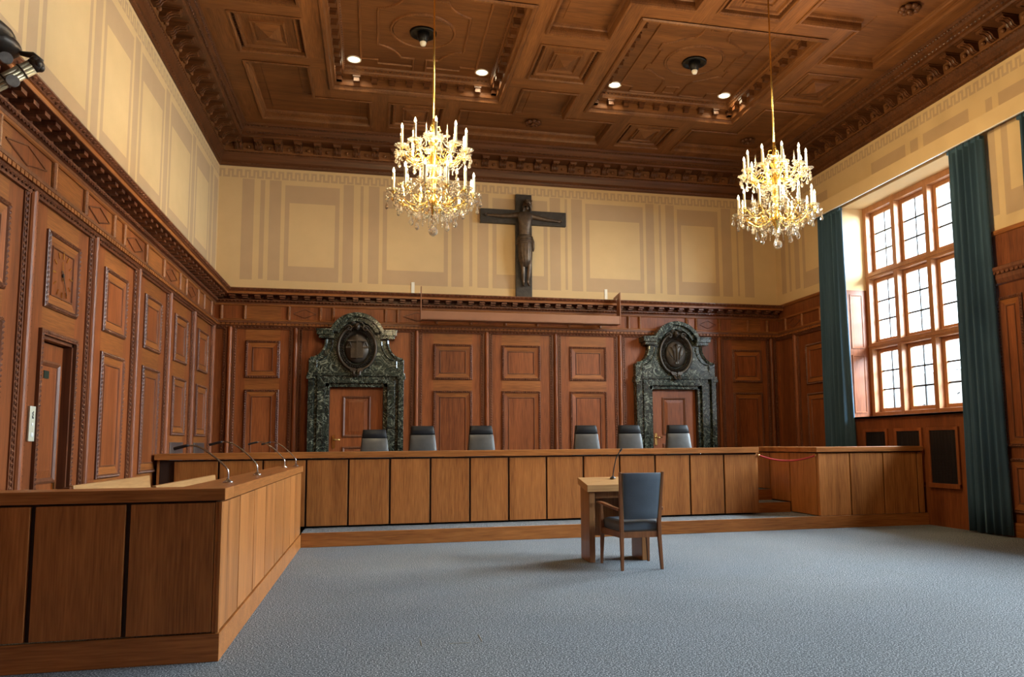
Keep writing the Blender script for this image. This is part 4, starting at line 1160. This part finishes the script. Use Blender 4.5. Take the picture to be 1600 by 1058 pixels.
# corner bench at the right
rb = thing('corner_bench', 'L shaped wood panelled bench below the window at the right end of the podium', 'bench', (10.3, -3.5, 0))
def lr(mb, x0, x1, y0, y1, z0, z1): mb.box(x0 - 10.3, x1 - 10.3, y0 + 3.5, y1 + 3.5, z0, z1)
mb = MB(); lr(mb, 9.44, W - .06, -4.22, -3.98, .185, 1.13); lr(mb, 9.44, 9.7, -3.98, -1.9, .505, 1.13); lr(mb, 9.44, 9.7, -3.98, -2.81, .185, .505); mb.build('carcass', DARKGAP, rb)
for a, b in ((9.405, 9.925), (9.945, 10.50), (10.52, 11.10), (11.12, W - .06)):
    mb = MB(); lr(mb, a, b, -4.275, -4.221, .186, 1.12); mb.build('front_panel', BV, rb, bevel=.004)
for a, b, z in ((-4.215, -3.47, .19), (-3.45, -2.83, .345), (-2.81, -2.0, .51)):
    mb = MB(); lr(mb, 9.395, 9.439, a, b, z, 1.12); mb.build('side_panel', BV, rb, bevel=.004)
mb = MB(); lr(mb, 9.36, W - .055, -4.30, -3.86, 1.135, 1.212); lr(mb, 9.36, 9.80, -3.86, -1.9, 1.135, 1.212); mb.build('bench_top', BX, rb, bevel=.005)

# side bench in the left foreground
sb = thing('side_bench', 'L shaped wood panelled bench in the left foreground with a lit side', 'bench', (1.0, -7.0, 0))
def ls(mb, x0, x1, y0, y1, z0, z1): mb.box(x0 - 1.0, x1 - 1.0, y0 + 7.0, y1 + 7.0, z0, z1)
YS0, YS1 = -9.58, -4.285
mb = MB(); ls(mb, .02, 1.92, YS0 + .03, YS0 + .12, .17, .965); ls(mb, 1.83, 1.92, YS0 + .12, YS1 - .01, .17, .965); mb.build('carcass', DARKGAP, sb)
mb = MB(); ls(mb, .02, 1.965, YS0, YS0 + .03, 0, .165); ls(mb, 1.925, 1.965, YS0 + .03, YS1, 0, .165); mb.build('plinth', BX, sb, bevel=.003)
for k in range(4):
    a, b = 1.425 - .515 * k + .014, 1.425 - .515 * (k - 1) - .014
    if k == 0: b = 1.915
    a = max(a, .025)
    mb = MB(); ls(mb, a, b, YS0 + .003, YS0 + .031, .175, .955); mb.build('front_panel', BV, sb, bevel=.003)
for k in range(8):
    a = YS0 + .03 + (.65 if k else 0) + .672 * (k - 1 if k else 0); b = YS0 + .03 + .65 + .672 * k
    b = min(b, YS1)
    mb = MB(); ls(mb, 1.921, 1.955, a + .012, b - .012, .175, .955); mb.build('side_panel', BV, sb, bevel=.003)
mb = MB(); ls(mb, 1.918, 1.952, YS0 + .004, YS0 + .028, .17, .96); ls(mb, 1.936, 1.958, YS0 + .001, YS0 + .02, .17, .96); mb.build('corner_strip', BV, sb, bevel=.003)
mb = MB(); mb.hexa([(-.98, -2.59, .968), (.975, -2.59, .968), (.975, 2.715, .968), (.675, 2.715, .968)], [(-.98, -2.59, 1.042), (.975, -2.59, 1.042), (.975, 2.715, 1.042), (.675, 2.715, 1.042)]) if 0 else None
ls(mb, .02, 1.975, YS0 - .008, YS0 + .30, .968, 1.042); mb.mat(1); ls(mb, 1.66, 1.975, YS0 + .30, YS1, .968, 1.042); mb.build('bench_top', [BX, BY], sb, bevel=.004)
mb = MB(); ls(mb, 1.35, 1.83, YS0 + .5, YS1 - .1, .72, .75); mb.build('desk_shelf', BY, sb)

# two wooden seats behind the side bench
for k, (x, a, b, zt, lab) in enumerate(((.52, -7.72, -5.55, .995, 'pale wooden bench seat back behind the left foreground bench, nearer the wall'),
                                        (1.16, -7.80, -5.40, .985, 'pale wooden bench seat back behind the left foreground bench, nearer the microphones'))):
    g = thing('wooden_seat', lab, 'bench seat', (x, (a + b) / 2, 0), 0, 'wooden seats behind the side bench'); h = (b - a) / 2
    mb = MB(); mb.hexa([(-.02, -h, .45), (.03, -h, .45), (.03, h, .45), (-.02, h, .45)], [(-.07, -h, zt), (-.035, -h, zt), (-.035, h, zt), (-.07, h, zt)]); mb.build('backrest', PALE, g, bevel=.006)
    mb = MB(); mb.box(-.02, .34, -h, h, .41, .45); mb.build('seat', PALE, g, bevel=.006)
    for s in (-1, 1):
        mb = MB(); mb.box(-.08, .30, s * (h - .05) - .02, s * (h - .05) + .02, 0, .41); mb.build('end_support', BV, g)
    mb = MB(); mb.box(-.10, -.05, -h - .045, -h - .002, .40, zt - .012); mb.build('end_post', WT, g)

# ================================================================== CHAIRS
# six judges' chairs
def judge_chair():
    g = thing('judge_chair', '', 'chair', (0, 0, .5), 0, 'leather chairs behind the judges bench')
    def shell(z0, z1, w0, w1, y0, y1, t, nz=6, nu=8):
        m = MB(); rs = []
        for j in range(nz + 1):
            q = j / nz; z = z0 + (z1 - z0) * q; w = w0 + (w1 - w0) * q; y = y0 + (y1 - y0) * q
            e = t * (0.55 + .45 * math.sin(PI * min(max(q, .08), .92)))
            ring = [(w * (2 * i / nu - 1), y - .02 * (1 - (2 * i / nu - 1) ** 2) - e / 2, z) for i in range(nu + 1)] + [(w * (1 - 2 * i / nu), y - .02 * (1 - (1 - 2 * i / nu) ** 2) + e / 2, z) for i in range(nu + 1)]
            rs.append(ring)
        return m.loops(rs, True, True, True)
    # sitter faces the court (-y); the pads seen from the court are the front of the backrest
    shell(.50, .955, .235, .195, .10, .16, .07).build('backrest', LEATHG, g, smooth=True, bevel=.008)
    shell(.962, 1.10, .194, .168, .162, .185, .075).build('headrest', LEATHER, g, smooth=True, bevel=.01)
    shell(.46, 1.10, .248, .178, .155, .235, .035).build('back_shell', LEATHER, g, smooth=True, bevel=.006)
    m = MB(); m.box(-.25, .25, -.36, .12, .40, .50); m.build('seat', LEATHER, g, bevel=.03)
    for s in (-1, 1):
        m = MB(); m.box(s * .29 - .03, s * .29 + .03, -.25, .10, .62, .66); m.build('armrest', LEATHER, g, bevel=.01)
        m = MB(); m.tube([(s * .29, -.1, .62), (s * .30, -.08, .50), (s * .2, -.06, .42)], .014, 8); m.build('arm_support', CHROME, g, smooth=True)
    m = MB(); m.lathe([(.03, .09), (.03, .28), (.045, .28), (.045, .40)], n=14); m.build('column', CHROME, g, smooth=True)
    m = MB()
    for i in range(5):
        a = 2 * PI * i / 5 + .3; m.tube([(0, 0, .09), (.28 * math.cos(a), .28 * math.sin(a), .06)], [.03, .016], 6)
        m.ball((.28 * math.cos(a), .28 * math.sin(a), .03), .03, 8, 6)
    m.build('star_base', BLACK, g)
    return g
jc = judge_chair()
JCH = [(2.88, -2.45, .5, .06, 'black leather judge chair in front of the left marble portal'),
       (3.63, -2.45, .5, .05, 'black leather judge chair just right of the left marble portal'),
       (4.57, -2.45, .5, .03, 'black leather judge chair third from the left, under the left part of the crucifix wall'),
       (6.33, -2.45, .5, -.05, 'black leather judge chair above the witness table, first of the right three'),
       (7.09, -2.45, .5, -.06, 'black leather judge chair at the left jamb of the right marble portal'),
       (7.97, -2.45, .5, -.06, 'black leather judge chair in front of the right marble portal door')]
for i, (x, y, z, r, lab) in enumerate(JCH):
    if i == 0: jc.location = (x, y, z + .002); jc.rotation_euler = (0, 0, r); jc['label'] = lab
    else: copy_tree(jc, (x, y, z + .002), r, lab)
jc.location = (2.88, -2.45, .502)
jc.scale = (1, 1, .95)

# witness chair
wc = thing('witness_chair', 'wooden armchair with slate blue leather back facing the small table', 'chair', (5.575, -6.80, 0))
def leg(pts, hw):
    m = MB(); rs = []
    for (x, y, z), w in zip(pts, hw): rs.append([(x - w, y - w, z), (x + w, y - w, z), (x + w, y + w, z), (x - w, y + w, z)])
    return m.loops(rs, True, True, True)
for s in (-1, 1):
    leg([(s * .215, -.295, 0), (s * .205, -.262, .34), (s * .205, -.262, .50), (s * .232, -.325, 1.0)], [.015, .020, .020, .013]).build('back_leg', CHAIRW, wc, bevel=.004)
    leg([(s * .268, .255, 0), (s * .258, .25, .33), (s * .262, .25, .46), (s * .275, .22, .645)], [.013, .021, .018, .012]).build('front_leg', CHAIRW, wc, bevel=.004)
    m = MB(); rs = []
    for (x, y, z, w, h) in ((s * .232, -.285, .615, .016, .013), (s * .262, -.12, .632, .020, .012), (s * .282, .10, .655, .027, .011), (s * .29, .25, .66, .028, .010), (s * .289, .30, .655, .022, .008)):
        rs.append([(x - w, y, z - h), (x + w, y, z - h), (x + w, y, z + h), (x - w, y, z + h)])
    m.loops(rs, True, True, True).build('armrest', CHAIRW, wc, bevel=.004)
    m = MB(); m.hexa([(s * .205 - .012, -.26, .325), (s * .205 + .012, -.26, .325), (s * .255 + .012, .24, .325), (s * .255 - .012, .24, .325)], [(s * .205 - .012, -.26, .385), (s * .205 + .012, -.26, .385), (s * .255 + .012, .24, .385), (s * .255 - .012, .24, .385)]); m.build('side_rail', CHAIRW, wc)
m = MB(); m.box(-.19, .19, -.272, -.250, .325, .385); m.build('back_rail', CHAIRW, wc); m = MB(); m.box(-.245, .245, .235, .258, .325, .385); m.build('front_rail', CHAIRW, wc)
m = MB(); rs = []
for q, (zz, e) in enumerate(((.385, .96), (.40, 1.0), (.455, 1.0), (.485, .96), (.50, .82), (.505, .5))):
    rs.append([(-.20 * e, -.245 * e, zz), (.20 * e, -.245 * e, zz), (.245 * e, .265 * e, zz), (-.245 * e, .265 * e, zz)])
m.loops(rs, True, True, True).build('seat_cushion', BLUEF, wc, bevel=.012)
m = MB(); rs = []
for j in range(7):
    q = j / 6; z = .515 + .475 * q; hw = .190 + .022 * q; y = -.262 - .06 * q
    rs.append([(hw * (2 * i / 8 - 1), y - .016 - .022 * (1 - (2 * i / 8 - 1) ** 2), z) for i in range(9)] + [(hw * (1 - 2 * i / 8), y + .035, z) for i in range(9)])
m.loops(rs, True, True, True); bk = m.build('backrest', BLUEF, wc, smooth=True, bevel=.006)
m = MB()
for j in range(30):
    q = j / 29; z = .52 + .465 * q
    for s in (-1, 1): m.ball((s * (.187 + .022 * q), -.2795 - .06 * q, z), .0045, 6, 4)
for j in range(22):
    x = -.19 + .38 * j / 21; m.ball((x, -.247, .395), .0045, 6, 4)
m.build('nail_trim', BRASS, bk)

# witness table: two slab legs and a sloping top
wt = thing('witness_table', 'small oak table with slab legs and sloping top in front of the chair', 'table', (5.525, -6.30, 0))
for x0, x1 in ((-.335, -.27), (.27, .335)):
    m = MB(); m.hexa([(x0, -.18, 0), (x1, -.18, 0), (x1, .18, 0), (x0, .18, 0)], [(x0, -.18, .765), (x1, -.18, .765), (x1, .18, .825), (x0, .18, .825)]); m.build('slab_leg', TBLW, wt, bevel=.004)
m = MB(); m.hexa([(-.36, -.20, .765), (.36, -.20, .765), (.36, .205, .832), (-.36, .205, .832)], [(-.36, -.20, .842), (.36, -.20, .842), (.36, .205, .909), (-.36, .205, .909)]); m.build('table_top', TBLT, wt, bevel=.004)
m = MB(); m.box(-.27, .27, -.12, -.095, .69, .775); m.build('apron', TBLW, wt)
m = MB(); m.box(-.27, .27, .15, .17, .25, .82); m.build('modesty_panel', TBLW, wt)

# ================================================================== MICROPHONES
def mic(name, label, base, pts, grp, dark=False, foot=.035):
    g = thing(name, label, 'microphone', base, 0, grp)
    P = [Vector(p) - Vector(base) for p in pts]
    # smooth the neck
    for _ in range(3):
        Q = [P[0]]
        for a, b in zip(P, P[1:]): Q += [a * .75 + b * .25, a * .25 + b * .75]
        P = Q + [P[-1]]
    m = MB(); m.lathe([(foot, .001), (foot, .008), (foot * .5, .018), (.012, .03)], n=16); m.build('base', BLACK if dark else CHROME, g, smooth=True)
    n = len(P); k = int(n * .8)
    m = MB(); m.tube(P[:k + 1], .0065, 8); m.build('gooseneck', BLACK if dark else CHROME, g, smooth=True)
    m = MB(); m.tube(P[k:], [.008] + [.0115] * (n - k - 2) + [.008], 8); m.build('capsule', BLACK, g, smooth=True)
    return g
MB_X = [(1.85, -8.79, 'gooseneck microphone nearest the camera on the side bench'), (1.845, -7.35, 'gooseneck microphone second from the camera on the side bench'),
        (1.815, -4.92, 'gooseneck microphone third from the camera on the side bench'), (1.89, -4.36, 'gooseneck microphone farthest from the camera on the side bench')]
for i, (x, y, lab) in enumerate(MB_X):
    h = 1.042; d = 1.0 if i < 1 else (1.12 if i == 1 else 1.15)
    pass
    mic('microphone', lab, (x, y, h), [(x, y, h + .02), (x, y, h + .085), (x - .02, y, h + .115), (x - .10 * d, y, h + .19 * d), (x - .19 * d, y, h + .255 * d), (x - .26 * d, y, h + .275 * d), (x - .37 * d, y, h + .245 * d)], 'microphones on the side bench')
mic('microphone', 'thin black gooseneck microphone standing on the small witness table', (5.55, -6.22, .895), [(5.55, -6.22, .90), (5.56, -6.22, .98), (5.585, -6.22, 1.10), (5.61, -6.22, 1.16), (5.665, -6.22, 1.235)], None, True)

# ================================================================== ROPE, HATCH
rp = thing('barrier_rope', 'sagging red barrier rope across the steps between the two benches', 'rope', (9.05, -3.95, 1.0))
A_, B_ = Vector((8.745, -3.67, 1.09)), Vector((9.385, -4.24, 1.09)); org = Vector((9.05, -3.95, 1.0))
pts = [A_.lerp(B_, i / 24) + Vector((0, 0, -.085 * 4 * (i / 24) * (1 - i / 24))) - org for i in range(25)]
m = MB(); m.tube(pts, .013, 8); m.build('cord', ROPE, rp, smooth=True)
for p in (pts[0], pts[-1]):
    m = MB(); m.ball(p, .02, 10, 6); m.build('end_hook', BRASS, rp, smooth=True)
hb_ = MB()
hx, hy = 3.39, -9.33
for (a, b, c, d) in ((-.2, -.196, -.2, -.02), (.196, .2, -.2, .0), (-.02, .12, -.2, -.195)): hb_.box(hx + a, hx + b, hy + c, hy + d, .0, .0025)
hb_ = hb_.build('floor_hatch', plain('worn_metal_edge', (.35, .35, .32), .5, .5)); tag(hb_, 'faint metal edging of a square floor hatch in the foreground carpet', 'floor hatch')

# ================================================================== CURTAINS
def curtain(y0, y1, z0, z1, lab, seed, top_shift=0.0):
    rnd = random.Random(seed); n = 90; ph = [rnd.uniform(0, 6.28) for _ in range(6)]
    g = thing('curtain', lab, 'curtain', (W - .105, (y0 + y1) / 2, z0), 0, 'blue window curtains')
    H = z1 - z0; rs = []; hw = (y1 - y0) / 2
    for j in range(13):
        q = j / 12; z = H * q; amp = .042 + .014 * math.sin(2.2 * q + ph[0]); ww = hw * (1 - .13 * q) ; sh = top_shift * q
        fr, bk = [], []
        for i in range(n + 1):
            t = i / n; y = (2 * t - 1) * ww + sh
            d = amp * math.sin(t * 2 * PI * 5 + ph[1] + .4 * math.sin(q * 3 + ph[2])) + (.35 * amp) * math.sin(t * 2 * PI * 11 + ph[3] + q)
            fr.append((-.0 - d - .012, y, z)); bk.append((-.0 - d + .012, y, z))
        rs.append(fr + bk[::-1])
    m = MB(); m.loops(rs, True, True, True); m.build('fabric', CURT, g, smooth=True)
    m = MB(); m.box(-.035, .035, -hw * .87 + top_shift, hw * .87 + top_shift, H - .05, H + .0); m.build('heading_tape', CURT, g)
    return g
curtain(-2.60, -1.80, .53, 5.57, 'blue curtain drawn to the far side of the window, next to the corner', 3)
curtain(-5.96, -5.22, .02, 5.57, 'large blue curtain hanging to the carpet at the near side of the window', 5, .0)
curtain(-7.25, -6.50, .02, 5.57, 'strip of blue curtain cut by the right edge of the photo', 8)
# pelmet: painted board hiding the curtain rail
m = MB(); m.mat(0); m.box(W - .21, W - .19, YF + .02, -1.42, 5.565, 5.80); m.box(W - .19, W - .001, YF + .02, -1.42, 5.78, 5.80); m.mat(1); m.box(W - .212, W - .188, YF + .02, -1.42, 5.555, 5.566)
o = m.build('curtain_pelmet', [CREAM, WHITE]); tag(o, 'long cream curtain pelmet board with a white lower edge above the window', 'pelmet')
m = MB(); m.tube([(W - .125, YF + .05, 5.595), (W - .125, -1.5, 5.595)], .012, 8)
for k in range(8): m.box(W - .13, W - .12, -1.6 - k * 2.1, -1.58 - k * 2.1, 5.595, 5.781)
o = m.build('curtain_rail', BLACK); tag(o, 'dark curtain rail behind the pelmet carrying the blue curtains', 'curtain rail')

# ================================================================== CHANDELIERS
def chandelier():
    g = thing('chandelier', '', 'chandelier', (0, 0, 0), 0, 'crystal chandeliers')      # origin: lowest crystal ball, z measured up from it
    Z0 = 3.69
    z = lambda a: a - Z0
    top = CZ + .02
    m = MB(); m.tube([(0, 0, z(5.02)), (0, 0, z(top - .05))], .011, 8); m.build('suspension_rod', GOLD, g, smooth=True)
    m = MB(); m.lathe([(.05, z(top)), (.05, z(top - .02)), (.02, z(top - .06)), (.012, z(top - .08))], n=16); m.build('ceiling_rose', GOLD, g, smooth=True)
    m = MB()
    m.lathe([(.012, z(5.10)), (.022, z(5.04)), (.016, z(4.98)), (.03, z(4.93)), (.018, z(4.88)), (.055, z(4.83)), (.06, z(4.79)), (.025, z(4.74)), (.04, z(4.64)), (.05, z(4.58)), (.03, z(4.52)), (.045, z(4.42)),
             (.045, z(4.36)), (.03, z(4.28)), (.028, z(4.18)), (.06, z(4.13)), (.07, z(4.08)), (.06, z(4.04)), (.03, z(4.0)), (.012, z(3.90))], n=16)
    for i in range(3):
        a = 2 * PI * i / 3
        m.tube([(.02 * math.cos(a), .02 * math.sin(a), z(4.92)), (.075 * math.cos(a), .075 * math.sin(a), z(4.95)), (.07 * math.cos(a), .07 * math.sin(a), z(5.0)), (.03 * math.cos(a), .03 * math.sin(a), z(5.0))], .008, 6)
    m.build('stem', GOLD, g, smooth=True)
    for zz, rr in ((4.86, .12), (4.70, .10), (4.48, .11), (4.33, .12), (4.22, .09)):
        m = MB(); m.lathe([(.03, z(zz - .015)), (rr, z(zz)), (rr + .01, z(zz + .02)), (.03, z(zz + .01))], n=14); m.build('crystal_bowl', CRYS, g)
    # shared meshes
    def arm_mesh(R, zz):
        m = MB(); pts = []
        for i in range(15):
            t = i / 14; r = .05 + (R - .05) * t; pts.append((r, 0, zz - .02 - .10 * math.sin(PI * t * 1.15) + .035 * t))
        m.tube(pts, .008, 6)
        m.tube([(R * .45 + .05 * math.cos(i * .55) * (1 - i / 16), 0, zz - .02 + .05 * math.sin(i * .55) * (1 - i / 16)) for i in range(13)], .006, 5)
        m.tube([(R * .8 + .035 * math.cos(i * .55 + 2) * (1 - i / 16), 0, zz - .035 + .035 * math.sin(i * .55 + 2) * (1 - i / 16)) for i in range(11)], .005, 5)
        m.lathe([(.006, zz - .02), (.014, zz), (.022, zz + .02), (.012, zz + .03)], (R, 0, 0), 8)
        return m
    def drop(L_, r):                                             # pear-shaped facetted pendant with its small button
        m = MB()
        m.lathe([(.001, 0), (r * .55, -.012), (r * .7, -.02), (r * .5, -.03), (.002, -.036)], n=6)
        m.lathe([(.002, -.038), (r * .35, -.05 - L_ * .1), (r, -.05 - L_ * .62), (r * .8, -.05 - L_ * .85), (.003, -.05 - L_)], n=6)
        return m
    protos = {}
    def inst(key, maker, mat, parent, name, loc, rot=(0, 0, 0), scale=(1, 1, 1), smooth=False):
        if key not in protos:
            o = maker().build(name, mat, parent, smooth=smooth); protos[key] = o; o.location = loc; o.rotation_euler = rot; o.scale = scale; return o
        return link_copy(protos[key], parent, loc, rot, scale)
    def candle():
        m = MB(); m.lathe([(.015, .03), (.015, .235), (.006, .24)], n=8); return m
    def bulb():
        m = MB(); m.lathe([(.006, .238), (.014, .255), (.013, .272), (.007, .29), (.001, .305)], n=8); return m
    def dish():
        m = MB(); m.lathe([(.012, .022), (.06, .020), (.088, .038), (.084, .041), (.055, .027), (.012, .03)], n=14); return m
    def spire():
        m = MB(); m.lathe([(.006, -.12), (.006, 0), (.03, .008), (.034, .022), (.012, .035), (.013, .06), (.001, .16)], n=6); return m
    for tier, (R, zz, n, off) in enumerate(((.385, 4.66, 10, .31), (.47, 4.13, 12, .26))):
        for i in range(n):
            a = 2 * PI * i / n + off; c, s = math.cos(a), math.sin(a)
            inst('arm%d' % tier, lambda: arm_mesh(R, z(zz)), GOLD, g, 'arm', (0, 0, 0), (0, 0, a), smooth=True)
            inst('dish', dish, CRYS, g, 'drip_dish', (R * c, R * s, z(zz)))
            if 'candle' not in protos:
                cd = inst('candle', candle, CANDLE, g, 'candle', (R * c, R * s, z(zz))); b_ = bulb().build('bulb', BULB, cd, smooth=True); protos['bulb'] = b_
            else:
                cd = inst('candle', candle, CANDLE, g, 'candle', (R * c, R * s, z(zz))); b2 = protos['bulb'].copy(); COL.objects.link(b2); b2.parent = cd
            # three pendants hang from each dish
            for k in range(3 if tier else 2):
                b = a + (k - (1 if tier else .5)) * 2.0
                inst('drop', lambda: drop(.080, .022), CRYS, g, 'crystal_drop', (R * c + .075 * math.cos(b), R * s + .075 * math.sin(b), z(zz) + .02), (0, 0, b))
    for i in range(6):
        a = 2 * PI * i / 6 + .1
        inst('spire', spire, CRYS, g, 'crystal_spire', (.24 * math.cos(a), .24 * math.sin(a), z(4.80)))
    for i in range(8):
        a = 2 * PI * i / 8 + .2
        inst('spire', spire, CRYS, g, 'crystal_spire', (.30 * math.cos(a), .30 * math.sin(a), z(4.28)), (0, 0, 0), (1, 1, .9))
    for i in range(8):                                           # low ring of pendants
        a = 2 * PI * i / 8
        inst('drop', lambda: drop(.080, .022), CRYS, g, 'crystal_drop', (.25 * math.cos(a), .25 * math.sin(a), z(3.97)), (0, 0, a), (1.3, 1.3, 1.3))
    m = MB(); m.ball((0, 0, .055), .055, 10, 8); m.lathe([(.004, .11), (.018, .125), (.004, .14), (.022, .165), (.004, .19), (.03, .23), (.004, .26)], n=8); m.build('crystal_ball', CRYS, g)
    # strings of small beads: too many to count
    m = MB(); rr = random.Random(4)
    def strand(p, q, sag, n):
        p, q = Vector(p), Vector(q)
        for i in range(n):
            t = (i + .5) / n; c = p.lerp(q, t) + Vector((0, 0, -sag * 4 * t * (1 - t))); r = .0105
            m.octa(c, (r, 0, 0), (0, r, 0), (0, 0, r * 1.15))
    for tier, (R, zz, n, off, up) in enumerate(((.385, 4.66, 10, .31, 4.92), (.47, 4.13, 12, .26, 4.50))):
        P = [(R * math.cos(2 * PI * i / n + off), R * math.sin(2 * PI * i / n + off)) for i in range(n)]
        for i in range(n):
            x, y = P[i]; x2, y2 = P[(i + 1) % n]
            strand((x, y, z(zz) - .01), (x2, y2, z(zz) - .01), .07, 11)
            strand((x * .25, y * .25, z(up)), (x * .95, y * .95, z(zz) + .02), .10, 18)
            strand((x * .9, y * .9, z(zz)), (x * .35, y * .35, z(zz) - .15), .05, 12)
            strand((x * .3, y * .3, z(zz) - .02), (x * .35, y * .35, z(zz) - .30), .0, 12)
            strand((x * .62, y * .62, z(zz) - .07), (x * .62, y * .62, z(zz) - .21), .0, 6)
    o = m.build('bead_strands', CRYS, g); o['kind'] = 'stuff'
    return g
ch = chandelier()
ch.location = (3.50, -6.03, 3.69); ch['label'] = 'lit crystal chandelier on a long gilt rod, left of the crucifix'
ch2 = copy_tree(ch, (7.87, -6.03, 3.75), .35, 'lit crystal chandelier on a long gilt rod, right one near the window')
for x in (3.50, 7.87):
    for zz, rr in ((4.95, .30), (4.42, .36)):
        for i in range(3):
            l = bpy.data.lights.new('candle_glow', 'POINT'); l.energy = CHAND_W / 6; l.color = (1.0, .76, .42); l.shadow_soft_size = .012
            o = bpy.data.objects.new('candle_glow', l); COL.objects.link(o); a = 2 * PI * i / 3 + .4
            o.location = (x + rr * math.cos(a), -6.03 + rr * math.sin(a), zz)

# ================================================================== OUTSIDE
ob = thing('neighbour_building', 'pale sunlit building with a dotted tiled roof seen through the window', 'building', (32, 2, -4))
m = MB(); m.box(0, 10, -22, 26, 0, 5.0); m.build('facade', PLAST, ob)
m = MB(); m.hexa([(-.5, -22, 5.0), (.3, -22, 5.0), (.3, 26, 5.0), (-.5, 26, 5.0)], [(4.6, -22, 9.5), (5.4, -22, 9.5), (5.4, 26, 9.5), (4.6, 26, 9.5)]); m.build('roof', ROOFM, ob)
